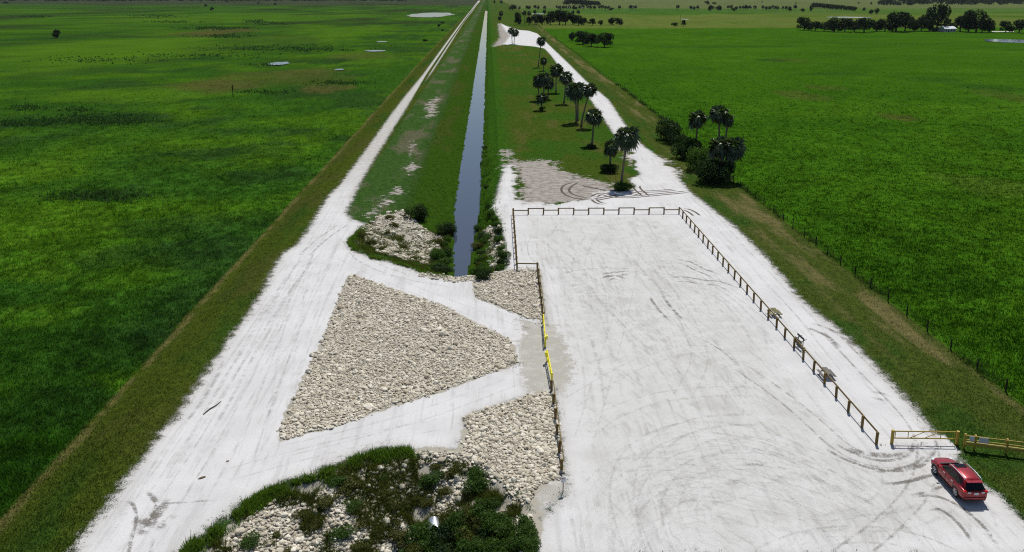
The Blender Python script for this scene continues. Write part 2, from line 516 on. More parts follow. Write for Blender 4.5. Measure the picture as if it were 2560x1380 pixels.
    c = mixc(c, G, smooth(-0.4, 0.4, x - xw))
    return c


# ------------------------------------------------------------------ ground materials
def ground_material():
    t = NT('ground')
    pos = t.n('ShaderNodeNewGeometry').outputs['Position']
    flat = t.vmul(pos, (1, 1, 0))
    tin = t.attr('tint', 'Color')
    aw, ag, asd, ab, alot = (t.attr(k) for k in ('white', 'grit', 'sand', 'bed', 'lot'))
    nE = t.noise(flat, 0.9, 6, 0.65)
    nF = t.noise(flat, 7.0, 4, 0.6)
    nG = t.noise(flat, 16.0, 3, 0.6)
    nM = t.noise(flat, 0.22, 5, 0.6)
    cE, cF = t.math('SUBTRACT', nE, 0.5), t.math('SUBTRACT', nF, 0.5)
    # plants
    g = t.mix(t.ramp(nF, 0.34, 0.66), t.vmul(tin, (0.55, 0.58, 0.6)), t.vmul(tin, (1.35, 1.3, 1.2)))
    g = t.mix(t.ramp(nE, 0.35, 0.7), t.vmul(g, (0.8, 0.82, 0.85)), t.vmul(g, (1.2, 1.15, 1.05)))
    # pinkish bare sand
    sv = t.mix(t.ramp(nE, 0.34, 0.64), (0.21, 0.185, 0.16), (0.345, 0.315, 0.28))
    sv = t.mix(t.ramp(t.noise(t.vmul(flat, (1, 2.6, 1)), 0.5, 5, 0.7), 0.50, 0.66), sv, (0.42, 0.40, 0.375))
    sv = t.mix(t.math('MULTIPLY', t.ramp(nG, 0.55, 0.8), 0.5), sv, (0.22, 0.18, 0.145))
    sm = t.ramp(t.math('ADD', asd, t.math('ADD', t.math('MULTIPLY', t.math('SUBTRACT', nM, 0.5), 11.0), t.math('ADD', t.math('MULTIPLY', cE, 9.0), t.math('MULTIPLY', cF, 6.0)))), -0.35, 0.35)
    col = t.mix(sm, g, sv)
    # crushed white limestone
    st = t.noise(t.vmul(flat, (2.6, 0.10, 1)), 1.0, 5, 0.65)
    st2 = t.noise(t.vmul(flat, (0.8, 0.07, 1)), 1.0, 4, 0.6)
    rot = t.n('ShaderNodeVectorRotate', flat, rotation_type='Z_AXIS')
    rot.inputs['Angle'].default_value = R(-24)
    st3 = t.noise(t.vmul(rot.outputs[0], (1.9, 0.13, 1)), 1.0, 5, 0.65)
    rot2 = t.n('ShaderNodeVectorRotate', flat, rotation_type='Z_AXIS')
    rot2.inputs['Angle'].default_value = R(58)
    st4 = t.noise(t.vmul(rot2.outputs[0], (2.4, 0.16, 1)), 1.0, 5, 0.65)
    rings = []
    for (u, v), r0, r1 in (((1900, 1300), 15.0, 4.0), ((1790, 1420), 12.0, 2.0), ((2240, 1170), 6.0, 1.5)):
        cx, cy = P(u, v)
        dv = t.n('ShaderNodeVectorMath', flat, (cx, cy, 0), operation='SUBTRACT').outputs[0]
        ln = t.n('ShaderNodeVectorMath', dv, operation='LENGTH').outputs['Value']
        an = t.n('ShaderNodeSeparateXYZ', dv)
        at = t.math('ARCTAN2', an.outputs[1], an.outputs[0])
        pv = t.n('ShaderNodeCombineXYZ', t.math('MULTIPLY', t.math('ADD', ln, t.math('MULTIPLY', nM, 2.5)), 2.6), t.math('MULTIPLY', at, 1.6), 0.0).outputs[0]
        rn = t.noise(pv, 1.0, 4, 0.7)
        fall = t.math('MULTIPLY', t.ramp(ln, r0, r0 * 0.55), t.ramp(ln, r1 * 0.3, r1))
        rings.append((rn, fall))
    nC = t.noise(flat, 0.55, 5, 0.7)
    nH = t.noise(flat, 42.0, 2, 0.5)
    wv = t.mix(t.ramp(nM, 0.38, 0.62), (0.575, 0.57, 0.565), (0.635, 0.63, 0.625))
    wv = t.mix(t.math('MULTIPLY', alot, t.math('ADD', 0.58, t.math('MULTIPLY', t.ramp(nC, 0.36, 0.64), 0.40))), wv, (0.54, 0.54, 0.51))
    wv = t.mix(t.math('MULTIPLY', t.ramp(nC, 0.50, 0.36), 0.25), wv, (0.60, 0.60, 0.60))
    wv = t.mix(t.math('MULTIPLY', t.math('MULTIPLY', t.ramp(st, 0.50, 0.68), t.ramp(nC, 0.40, 0.60)), 0.55), wv, (0.335, 0.32, 0.305))
    wv = t.mix(t.math('MULTIPLY', t.ramp(st2, 0.54, 0.68), 0.35), wv, (0.37, 0.36, 0.355))
    inlot = t.math('MULTIPLY', t.math('MULTIPLY', alot, t.ramp(nC, 0.42, 0.60)), 0.50)
    wv = t.mix(t.math('MULTIPLY', t.ramp(st3, 0.52, 0.66), inlot), wv, (0.32, 0.315, 0.29))
    wv = t.mix(t.math('MULTIPLY', t.ramp(st4, 0.54, 0.68), t.math('MULTIPLY', inlot, 0.7)), wv, (0.32, 0.315, 0.285))
    wv = t.mix(t.math('MULTIPLY', t.ramp(st3, 0.44, 0.34), t.math('MULTIPLY', alot, 0.3)), wv, (0.60, 0.60, 0.59))
    stain = t.ramp(t.noise(t.vmul(flat, (1, 0.8, 1)), 0.13, 5, 0.7), 0.50, 0.66)
    wv = t.mix(t.math('MULTIPLY', t.math('MULTIPLY', stain, alot), 0.5), wv, (0.42, 0.415, 0.38))
    for rn, fall in rings:
        wv = t.mix(t.math('MULTIPLY', t.math('MULTIPLY', t.ramp(rn, 0.52, 0.66), fall), 0.40), wv, (0.34, 0.335, 0.32))
        wv = t.mix(t.math('MULTIPLY', t.math('MULTIPLY', t.ramp(rn, 0.46, 0.34), fall), 0.5), wv, (0.61, 0.61, 0.61))
    wv = t.mix(t.math('MULTIPLY', t.ramp(nG, 0.50, 0.68), 0.40), wv, (0.30, 0.29, 0.27))
    wv = t.mix(t.math('MULTIPLY', t.ramp(nF, 0.54, 0.70), 0.30), wv, (0.34, 0.33, 0.31))
    wv = t.mix(t.math('MULTIPLY', t.ramp(nH, 0.48, 0.66), 0.42), wv, (0.28, 0.27, 0.255))
    wv = t.mix(t.math('MULTIPLY', t.ramp(aw, 1.6, -0.2), 0.55), wv, t.mix(nE, (0.30, 0.28, 0.235), (0.52, 0.505, 0.475)))
    sx = t.n('ShaderNodeSeparateXYZ', flat)
    old = t.math('MULTIPLY', t.ramp(sx.outputs[1], 118, 175), t.ramp(sx.outputs[0], -14, -20))
    wv = t.mix(t.math('MULTIPLY', old, t.math('ADD', 0.35, t.math('MULTIPLY', t.ramp(nE, 0.36, 0.60), 0.55))), wv, (0.37, 0.355, 0.315))
    wm = t.ramp(t.math('ADD', aw, t.math('ADD', t.math('ADD', t.math('MULTIPLY', cE, 2.6), t.math('MULTIPLY', t.math('SUBTRACT', nM, 0.5), t.math('MULTIPLY', t.ramp(asd, -4.0, 0.5), 12.0))), t.math('ADD', t.math('MULTIPLY', cF, 1.6), t.math('MULTIPLY', t.math('SUBTRACT', nG, 0.5), 2.2)))), -0.32, 0.40)
    col = t.mix(wm, col, wv)
    # tan grit
    gv = t.mix(t.ramp(nG, 0.36, 0.64), (0.27, 0.255, 0.22), (0.46, 0.445, 0.40))
    gv = t.mix(t.math('MULTIPLY', t.ramp(t.noise(flat, 0.7, 5, 0.7), 0.46, 0.66), 0.6), gv, (0.48, 0.47, 0.44))
    gm = t.ramp(t.math('ADD', t.math('ADD', ag, 0.05), t.math('ADD', t.math('MULTIPLY', cE, 4.5), t.math('MULTIPLY', cF, 2.2))), -0.22, 0.30)
    col = t.mix(gm, col, gv)
    bv = t.mix(nF, (0.27, 0.25, 0.20), (0.42, 0.395, 0.33))
    bm = t.ramp(t.math('ADD', t.math('ADD', ab, 0.2), t.math('MULTIPLY', cE, 1.6)), -0.15, 0.1)
    col = t.mix(bm, col, bv)
    soil = t.math('MAXIMUM', t.math('MAXIMUM', wm, gm), bm)
    hb = t.math('ADD', t.math('MULTIPLY', nF, t.math('SUBTRACT', 1.0, t.math('MULTIPLY', soil, 0.88))), t.math('MULTIPLY', nG, 0.12))
    return t.fin(col, 1.0, 0.0, 0.0, hb, 0.8, 0.16)


MAT_GROUND = ground_material()

# ------------------------------------------------------------------ the land: one continuous net, cut into its pieces
def grow(a, step, f, lim):
    r = [a]
    while r[-1] < lim:
        r.append(r[-1] + step)
        step *= f
    return r


side = lambda a: grow(a, 0.34, 1.016, 130) + grow(132.0, 2.6, 1.09, 14000)
xs = np.array([-q for q in side(48.3)][::-1] + list(np.arange(-48.0, 51.01, 0.30)) + side(51.3))
ys = np.array([-300, -150, -60, 0, 20, 32] + list(np.arange(38.0, 135.0, 0.30)) + grow(135.0, 0.32, 1.022, 20000))
X, Y = np.meshgrid(xs, ys)
nx, ny = len(xs), len(ys)
Z = height(X, Y)
Xf, Yf, Zf = X.ravel(), Y.ravel(), Z.ravel()
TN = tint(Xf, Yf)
BIG = -60.0
white, grit, sand, bedd, lot, roadd, accd = (np.full(Xf.shape, BIG) for _ in range(7))
zone = (Xf > -50) & (Xf < 75) & (Yf > 15)
zx, zy = Xf[zone], Yf[zone]
roadd[zone] = np.maximum(sdf(ROAD, zx, zy), BIG)
gapd = np.full(Xf.shape, BIG)
gapd[zone] = sdf(GAP, zx, zy)
lotd = sdf(LOT, zx, zy)
lot_all = np.full(Xf.shape, BIG)
lot_all[zone] = lotd
accd[zone] = np.maximum(sdf(ACCESS, zx, zy), BIG)
white = np.maximum.reduce([roadd, lot_all, accd, gapd])
# the shared boundary of lot and access road is not an edge of the white surface
both = np.minimum(np.abs(lot_all), np.abs(accd))
white = np.where((lot_all > -1.2) & (accd > -1.2) & (np.maximum(lot_all, accd) > -0.3), np.maximum(white, 1.2), white)
white[zone] = np.minimum(white[zone], np.where(zy > 120, -2.5 * (sdf(STRIP, zx, zy) + 0.22) + 0.12, 99))
for i_, p in enumerate(SAND):
    sand[zone] = np.maximum(sand[zone], sdf(p, zx, zy) - (0.0 if i_ < 2 else 0.75))
for p in GRIT:
    grit[zone] = np.maximum(grit[zone], sdf(p, zx, zy))
tri_d, up_d, low_d, cs_d, cn_d = (np.full(Xf.shape, BIG) for _ in range(5))
tri_d[zone], up_d[zone], low_d[zone] = sdf(TRI, zx, zy), sdf(BED_UP, zx, zy), sdf(BED_LOW, zx, zy)
cs_d[zone], cn_d[zone] = sdf(CUT_S, zx, zy), sdf(CUT_N, zx, zy)
ROCK_N = PL([(905, 580), (960, 545), (1010, 530), (1060, 555), (1118, 575), (1090, 620), (1075, 660), (1010, 650), (940, 630), (912, 600)], -0.6)
ROCK_NE = PL([(1195, 568), (1222, 560), (1248, 585), (1258, 640), (1240, 676), (1205, 680), (1205, 620)], -0.8)
rn_d, rne_d = np.full(Xf.shape, BIG), np.full(Xf.shape, BIG)
rn_d[zone], rne_d[zone] = sdf(ROCK_N, zx, zy), sdf(ROCK_NE, zx, zy)
bedd = np.maximum.reduce([tri_d, up_d, low_d, np.where(Yf < 60, cs_d - 0.8 + 1.2 * smooth(-8, -5, Xf), BIG), rn_d - 0.3, rne_d - 0.3])
lotw = smooth(0.6, 4.5, lot_all + 3.5 * (fbm(Xf, Yf, 4, 3, 91) - 0.5))

quad = np.arange((ny - 1) * (nx - 1))
qi, qj = quad // (nx - 1), quad % (nx - 1)
Q = np.stack([qi * nx + qj, qi * nx + qj + 1, (qi + 1) * nx + qj + 1, (qi + 1) * nx + qj], 1)
fm = lambda a: a[Q].mean(1)
fx, fy = fm(Xf), fm(Yf)
code = np.zeros(len(Q), int)
fxt, fxw = polyline_x(TOE, fy), polyline_x(WIRE, fy)
code[fx < fxt] = 0                                   # left field
code[(fx >= fxt)] = 1                                # levee slope
code[(fx > -24)] = 2                                 # canal banks and verges
code[(fx > 0.5)] = 3
code[(fx > fxw - 10)] = 4
code[(fx > fxw)] = 5
code[fm(cn_d) > 0] = 2
code[fm(roadd) > 0] = 6
code[fm(accd) > 0] = 7
code[fm(lot_all) > 0] = 8
code[(fm(cs_d) > 0)] = 9
code[fm(tri_d) > 0] = 10
code[fm(up_d) > 0] = 11
code[fm(low_d) > 0] = 12
LAND = [('field', 'wide wet field of tall green grass left of the levee', 'field'),
        ('levee', 'mown olive grass slope between the left field and the white road', 'levee'),
        ('canal_bank', 'grassy banks sloping down to the straight canal', 'bank'),
        ('verge', 'mown grass verge dotted with palms beside the canal', 'verge'),
        ('grass_strip', 'dry mown grass strip between white road and wire fence', 'grass strip'),
        ('pasture', 'flat bright green pasture right of the wire fence', 'pasture'),
        ('road', 'white limestone levee road with its two branch paths around the stones', 'road'),
        ('access_road', 'white limestone road outside the rail fence, curving past the palms', 'road'),
        ('parking_lot', 'white limestone parking lot inside the wooden rail fence', 'parking lot'),
        ('embankment', 'stony overgrown slope falling to the culvert in the foreground', 'slope'),
        ('stone_bed', 'large triangular bed of tan stones between the white paths', 'stone bed'),
        ('stone_bed', 'small stone bed beside the canal head and the fence corner', 'stone bed'),
        ('stone_bed', 'stone bed between the lower path and the near rail fence', 'stone bed')]
land = {}
for k, (nm, lb, ct) in enumerate(LAND):
    q = Q[code == k]
    if not len(q): continue
    used, inv = np.unique(q, return_inverse=True)
    me = np_mesh(nm, np.stack([Xf[used], Yf[used], Zf[used]], 1), inv.reshape(-1, 4), MAT_GROUND,
                 dict(tint=TN[used], white=white[used], grit=grit[used], sand=sand[used], bed=bedd[used], lot=lotw[used]), True)
    land[k] = tag(link(nm, me), lb, ct, kind='structure')
print('land', nx, ny, nx * ny)


def hz(x, y):
    return float(height(np.array([x]), np.array([y]))[0])


def on_ground(u, v, guess=0.0):
    """survey point carried on to the real ground level"""
    z = guess
    for _ in range(6):
        x, y = P(u, v, z)
        z = hz(x, y)
    return (x, y, z)


# ------------------------------------------------------------------ water
def water_material(deep, rough=0.03, wave=1.2, chop=0.22):
    t = NT('water')
    pos = t.n('ShaderNodeNewGeometry').outputs['Position']
    nz = t.noise(t.vmul(pos, (1.0, 0.45, 1)), wave, 4, 0.6)
    t.b.inputs['IOR'].default_value = 1.40
    return t.fin(deep, rough, 1.0, 0.0, nz, chop, 0.08)


MAT_WATER = water_material((0.042, 0.052, 0.074))
MAT_POND = water_material((0.04, 0.07, 0.12), 0.12, 0.8, 0.6)


def water_sheet(name, xa, ya, z, mat):
    xx, yy = np.meshgrid(xa, ya)
    V = np.stack([xx.ravel(), yy.ravel(), np.full(xx.size, z)], 1)
    n, m = len(ya), len(xa)
    k = np.arange((n - 1) * (m - 1))
    i, j = k // (m - 1), k % (m - 1)
    return link(name, np_mesh(name, V, np.stack([i * m + j, i * m + j + 1, (i + 1) * m + j + 1, (i + 1) * m + j], 1), mat))


w = water_sheet('canal', np.linspace(-9, 0.5, 6), np.array([92, 120, 200, 400, 800, 1400, 1690.0]), WATER_Z, MAT_WATER)
tag(w, 'straight blue canal running to the horizon', 'canal', kind='structure')
w = water_sheet('canal_pool', np.linspace(-9, 1.5, 4), np.array([30, 40, 47.0]), -2.55, MAT_WATER)
tag(w, 'shaded pool below the culvert at the foot of the slope', 'pool', kind='structure')


def pond(u, v, ru, rv, label, z0=-0.95, mat=None, seed=0):
    cx, cy = P(u, v, z0)
    ax = abs(P(u + ru, v, z0)[0] - cx)
    ay = 0.5 * abs(P(u, v - rv, z0)[1] - P(u, v + rv, z0)[1])
    n = 60
    V = [(0, 0, 0)]
    for i in range(n):
        a = 2 * math.pi * i / n
        r = 0.75 + 0.5 * float(fbm(np.array([math.cos(a) * 1.3 + seed]), np.array([math.sin(a) * 1.3]), 0.6, 3, seed)[0])
        V.append((math.cos(a) * ax * r, math.sin(a) * ay * r, 0))
    fc = [(0, 1 + i, 1 + (i + 1) % n) for i in range(n)]
    zt = max(hz(cx + dx * ax, cy + dy * ay) for dx in (-.6, 0, .6) for dy in (-.6, 0, .6))
    o = link('pond', np_mesh('pond', np.array(V), fc, mat or MAT_POND), None, (cx, cy, zt + 0.10))
    return tag(o, label, 'pond', kind='structure')


pond(1078, 37, 52, 5.5, 'wide blue pond in the left field near the levee far off', seed=1)
pond(697, 160, 24, 4.0, 'small pale pond in the middle of the left field', seed=2)
pond(938, 128, 24, 2.0, 'narrow pool in the left field, nearer of the two side by side', seed=3)
pond(955, 105, 13, 1.2, 'thin sliver of water behind the narrow pool in the left field', seed=4)
pond(848, 176, 12, 1.6, 'tiny pool right of the brown patch in the left field', seed=5)
pond(2545, 104, 72, 5.0, 'bright pond at the right edge in front of the tree line', -.3, seed=6)
pond(2124, 44, 52, 1.6, 'thin shining pond behind the right tree line', -.3, seed=7)
pond(1345, 35, 16, 1.4, 'small shining pond behind the grove by the access road', -.3, seed=8)
pond(1712, 49, 9, 0.8, 'sliver of water right of the lone pole in the far pasture', -.3, seed=9)

# ------------------------------------------------------------------ stones
def stone_material():
    t = NT('stone')
    pos = t.n('ShaderNodeNewGeometry').outputs['Position']
    rc = t.attr('shade')
    oi = t.n('ShaderNodeObjectInfo').outputs['Random']
    f = t.math('FRACT', t.math('ADD', rc, oi))
    nz = t.noise(pos, 9.0, 4, 0.6)
    a = t.mix(f, (0.42, 0.37, 0.28), (0.79, 0.745, 0.625))
    a = t.mix(t.ramp(f, 0.86, 1.0), a, (0.34, 0.285, 0.205))
    a = t.mix(t.math('MULTIPLY', t.ramp(nz, 0.45, 0.75), 0.6), a, (0.40, 0.35, 0.27))
    return t.fin(a, 0.9, 0.15, 0.0, nz, 0.5, 0.05)


MAT_STONE = stone_material()


def ico(sub):
    import bmesh
    bm = bmesh.new()
    bmesh.ops.create_icosphere(bm, subdivisions=sub, radius=1.0)
    V = np.array([v.co[:] for v in bm.verts])
    Fc = np.array([[v.index for v in f.verts] for f in bm.faces])
    bm.free()
    return V, Fc


ICO1, ICO2 = ico(1), ico(2)


def stone_shape(base, seed):
    r = np.random.default_rng(seed)
    V, Fc = base
    V = V.copy()
    for _ in range(7):                       # flatten some sides
        d = r.normal(size=3)
        d /= np.linalg.norm(d)
        h = r.uniform(0.62, 0.88)
        p = V @ d
        V = V - np.outer(np.maximum(p - h, 0) * 0.9, d)
    V *= r.uniform(0.75, 1.25, 3) * np.array([1.15, 1.0, 0.7])
    return V, Fc


SH1 = [stone_shape(ICO1, i) for i in range(12)]
SH2 = [stone_shape(ICO2, 50 + i) for i in range(12)]
STONE_ME = [np_mesh('stone', v, f, MAT_STONE, dict(shade=np.full(len(v), i / 12.0)), False) for i, (v, f) in enumerate(SH2)]


def scatter_stones(parent, mask_fn, box, spacing, rad, singles, name='stone', fine_y=62, seed=1, label=None):
    """stones piled over a bed: the largest in view are single stones, the rest one mass"""
    r = np.random.default_rng(seed)
    x0, x1, y0, y1 = box
    gx, gy = np.meshgrid(np.arange(x0, x1, spacing), np.arange(y0, y1, spacing))
    px = gx.ravel() + r.uniform(-.48, .48, gx.size) * spacing
    py = gy.ravel() + r.uniform(-.48, .48, gx.size) * spacing
    keep = mask_fn(px, py)
    px, py = px[keep], py[keep]
    s = rad * np.exp(r.normal(0, 0.34, len(px)))
    big = r.random(len(px)) < 0.003
    s[big] *= r.uniform(1.25, 1.75, big.sum())
    pz = height(px, py) + s * r.uniform(0.0, 0.65, len(px))
    app = s / py
    order = np.argsort(-app)
    V, Fc, S = [], [], []
    off = 0
    for n, i in enumerate(order):
        a = r.uniform(0, 6.28)
        if n < singles:
            o = link(name, STONE_ME[int(r.integers(12))], parent, (px[i], py[i], pz[i]), a, s[i] * 1.05)
            o.rotation_euler = (r.uniform(-.4, .4), r.uniform(-.4, .4), a)
            continue
        v, f = (SH2 if py[i] < fine_y else SH1)[int(r.integers(12))]
        ca, sa = math.cos(a), math.sin(a)
        w = v * s[i] * (1.0 if py[i] < fine_y else 1.1)
        tl = r.uniform(-.4, .4)
        w = np.stack([w[:, 0] * ca - w[:, 1] * sa, w[:, 0] * sa + w[:, 1] * ca, w[:, 2] + tl * w[:, 0]], 1) + (px[i], py[i], pz[i])
        V.append(w); Fc.append(f + off); S.append(np.full(len(w), r.random()))
        off += len(w)
    if V:
        o = link(name + '_fill', np_mesh(name + '_fill', np.vstack(V), np.vstack(Fc), MAT_STONE, dict(shade=np.concatenate(S))), parent)
        o['kind'] = 'stuff'
    return len(px)


def bb(p, m=0.3):
    return p[:, 0].min() - m, p[:, 0].max() + m, p[:, 1].min() - m, p[:, 1].max() + m


def edge(p, lo=-0.05):
    return lambda x, y: sdf(p, x, y) + (fbm(x, y, 0.5, 2, 3) - .5) * 1.1 > lo


n1 = scatter_stones(land[10], edge(TRI), bb(TRI), 0.165, 0.096, 300, seed=1)
n2 = scatter_stones(land[11], edge(BED_UP), bb(BED_UP), 0.165, 0.096, 150, seed=2)
n3 = scatter_stones(land[12], edge(BED_LOW), bb(BED_LOW), 0.168, 0.100, 300, seed=3)


def slope_mask(x, y):
    d = sdf(CUT_S, x, y)
    thin = fbm(x, y, 2.6, 3, 33)
    cover = np.where(x > -7.5, 0.66, 0.74)
    return (d > (1.0 + 1.2 * (fbm(x, y, 1.5, 2, 4) - .3)) * smooth(-5, -8.5, x)) & (d < 8.5) & (thin < cover) & (y > 38.5)


n4 = scatter_stones(land[9], slope_mask, (-22, 3, 38.5, 56), 0.185, 0.104, 300, seed=4)
head = empty('stone_slope', (*P(1000, 600, -.6), -.6))
tag(head, 'stony slope with weeds at the left of the canal head', 'stone slope', kind='structure')
head.location = (0, 0, 0)
n5 = scatter_stones(head, lambda x, y: (sdf(ROCK_N, x, y) + (fbm(x, y, 1.5, 3, 5) - .5) * 2.0 > 0) & (fbm(x, y, 2.2, 3, 35) < 0.60), bb(ROCK_N, 1), 0.22, 0.13, 120, seed=5)
head2 = empty('stone_slope')
tag(head2, 'stones showing through the shrubs on the right canal bank', 'stone slope', kind='structure')
n6 = scatter_stones(head2, lambda x, y: (sdf(ROCK_NE, x, y) + (fbm(x, y, 1.5, 3, 6) - .5) * 1.6 > 0) & (fbm(x, y, 2.0, 3, 36) < 0.6), bb(ROCK_NE, 1), 0.22, 0.13, 60, seed=6)
rim = PL([(1060, 682), (1100, 688), (1140, 695), (1190, 690), (1195, 700), (1140, 703), (1095, 697), (1055, 688)])
n7 = scatter_stones(head, edge(rim, -0.3), bb(rim, .6), 0.2, 0.10, 40, seed=7)
print('stones', n1, n2, n3, n4, n5, n6, n7)


# ------------------------------------------------------------------ grass and leaves
def leaf_material(name, use_tint=True, col=(0.05, 0.1, 0.02), trans=0.35, rough=0.6, gloss=0.012):
    t = NT(name)
    if use_tint:
        c = t.attr('tint', 'Color')
    else:
        rc = t.attr('shade')
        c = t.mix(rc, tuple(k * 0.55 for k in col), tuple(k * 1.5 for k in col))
    d = t.n('ShaderNodeBsdfDiffuse')
    t.put(d.inputs[0], c)
    tr = t.n('ShaderNodeBsdfTranslucent')
    t.put(tr.inputs[0], t.vmul(c, (1.1, 1.25, 0.6)))
    gl = t.n('ShaderNodeBsdfGlossy')
    gl.inputs['Roughness'].default_value = rough
    gl.inputs[0].default_value = (0.6, 0.65, 0.6, 1)
    m1 = t.n('ShaderNodeMixShader', trans, d.outputs[0], tr.outputs[0])
    m2 = t.n('ShaderNodeMixShader', gloss, m1.outputs[0], gl.outputs[0])
    t.t.links.new(m2.outputs[0], t.out.inputs[0])
    t.t.nodes.remove(t.b)
    return t.m


MAT_BLADE = leaf_material('grass_blade', True, trans=0.45)


def grass(name, label, cat, x, y, h, wd, dcol=1.0, seed=0, lean=0.45, mul=None, parent=None, per=3, vary=0.35):
    """tufts: per blades (one triangle each) from every root"""
    r = np.random.default_rng(seed)
    n = len(x)
    z = height(x, y)
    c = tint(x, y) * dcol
    k = r.uniform(1 - vary, 1 + vary, n)[:, None]
    c = c * k
    if mul is not None: c = mul(x, y, c, r)
    x, y, z = np.repeat(x, per), np.repeat(y, per), np.repeat(z, per)
    hh = np.repeat(np.broadcast_to(h, n), per) * r.uniform(0.6, 1.25, n * per)
    ww = np.repeat(np.broadcast_to(wd, n), per) * r.uniform(0.7, 1.3, n * per)
    c = np.repeat(c, per, 0)
    a = r.uniform(0, 6.28, n * per)
    la = r.uniform(0, 6.28, n * per)
    ln = hh * lean * r.uniform(0.2, 1.5, n * per)
    x = x + r.normal(0, 1, n * per) * ww * 1.5
    y = y + r.normal(0, 1, n * per) * ww * 1.5
    dx, dy = np.cos(a) * ww / 2, np.sin(a) * ww / 2
    V = np.stack([np.stack([x - dx, y - dy, z - 0.04], 1), np.stack([x + dx, y + dy, z - 0.04], 1),
                  np.stack([x + np.cos(la) * ln, y + np.sin(la) * ln, z + hh], 1)], 1).reshape(-1, 3)
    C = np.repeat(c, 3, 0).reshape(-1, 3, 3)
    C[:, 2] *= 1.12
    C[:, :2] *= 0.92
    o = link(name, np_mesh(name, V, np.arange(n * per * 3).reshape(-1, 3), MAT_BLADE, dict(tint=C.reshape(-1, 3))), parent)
    return tag(o, label, cat, kind='stuff')


def sample_view(n, u0, u1, v0, v1, z=-0.9, seed=0):
    """roots spread so that near ground gets more of them"""
    r = np.random.default_rng(seed)
    u, v = r.uniform(u0, u1, n), r.uniform(v0, v1, n)
    d = _fw[None] + np.outer((u - PU) / F, _rt) + np.outer((PV - v) / F, _up)
    t = (z - CAM_H) / d[:, 2]
    return d[:, 0] * t, d[:, 1] * t


def clear_of_white(x, y, m=0.15):
    q = np.maximum.reduce([sdf(ROAD, x, y), sdf(LOT, x, y), sdf(ACCESS, x, y)])
    return q + (fbm(x, y, 0.8, 3, 17) - .5) * 1.2 < -m


# left field
x, y = sample_view(130000, -60, 1180, 60, 1420, seed=21)
k = (x < polyline_x(TOE, y) + 0.25 * rng.normal(size=len(x))) & (y < 60 + 420 * rng.random(len(x)))
x, y = x[k], y[k]
hh = 0.15 + 0.42 * fbm(x, y, 2.5, 3, 91)
grass('field_grass', 'tall uneven marsh grass covering the left field', 'grass', x, y, hh, 0.07 * np.clip(y / 75, 1, 3.0), 1.4, 21)
# right pasture
x, y = sample_view(130000, 1350, 2640, 70, 1100, -.2, seed=22)
k = (x > polyline_x(WIRE, y) + 0.15) & (y < 60 + 420 * rng.random(len(x)))
x, y = x[k], y[k]
hh = 0.10 + 0.30 * fbm(x, y, 2.5, 3, 92)
grass('pasture_grass', 'thick bright pasture grass behind the wire fence', 'grass', x, y, hh, 0.07 * np.clip(y / 75, 1, 3.0), 0.62, 22)
# mown strips
x, y = sample_view(150000, -60, 2640, 120, 1420, -.3, seed=23)
k = (x > polyline_x(TOE, y)) & (x < polyline_x(WIRE, y)) & clear_of_white(x, y) & (sdf(CUT_S, x, y) < 0.3)
x, y = x[k], y[k]
k = np.ones(len(x), bool)
for p in SAND + GRIT + [TRI, BED_UP, BED_LOW]:
    k &= (sdf(p, x, y) + (fbm(x, y, 1.0, 3, 19) - .5) * 3.0) < 0
k &= ~((x > WATER_X[0] - .1) & (x < WATER_X[1] + .1) & (y > 95))
x, y = x[k], y[k]
grass('mown_grass', 'short mown grass of the levee, verges and strips', 'grass', x, y, 0.10 + 0.10 * fbm(x, y, 3, 3, 93), 0.06 * np.clip(y / 70, 1, 5), 1.1, 23, 0.8)
# sparse weeds reaching into the white edges
x, y = sample_view(16000, 100, 2600, 330, 1400, 0, seed=24)
q = np.maximum.reduce([sdf(ROAD, x, y), sdf(LOT, x, y), sdf(ACCESS, x, y)])
k = (q > -0.4) & (q < 0.9) & (fbm(x, y, 1.3, 3, 29) > 0.52) & (np.minimum(np.abs(sdf(LOT, x, y)), np.abs(sdf(ACCESS, x, y))) > 0.1)
k &= ~((sdf(LOT, x, y) > -1.5) & (sdf(ACCESS, x, y) > -1.5)) & (sdf(TRI, x, y) < -1) & (sdf(BED_LOW, x, y) < -1.) & (sdf(BED_UP, x, y) < -1.)
k &= ~((x > 3) & (x < 8) & (y < 96))
x, y = x[k], y[k]
grass('edge_weeds', 'thin weeds creeping over the edges of the white gravel', 'weeds', x, y, 0.12, 0.05 * np.clip(y / 60, 1, 3), 1.3, 24, 0.9)


def green(b, d):
    return lambda x, y, c, r: np.array(b)[None] * r.uniform(0.55, 1.5, len(x))[:, None] + np.array(d)[None] * (r.random(len(x)) < 0.12)[:, None]


# bands of long grass: rim of the foreground slope, canal head, canal water line, wire fence
def band(poly_px, n, width, seed, z=0.0):
    p = PL(poly_px, z)
    seg = np.linalg.norm(np.diff(p, axis=0), axis=1)
    r = np.random.default_rng(seed)
    t = r.uniform(0, seg.sum(), n)
    cs = np.concatenate([[0], np.cumsum(seg)])
    i = np.clip(np.searchsorted(cs, t) - 1, 0, len(seg) - 1)
    f = (t - cs[i]) / seg[i]
    q = p[i] + (p[i + 1] - p[i]) * f[:, None]
    return q[:, 0] + r.normal(0, width, n), q[:, 1] + r.normal(0, width, n)


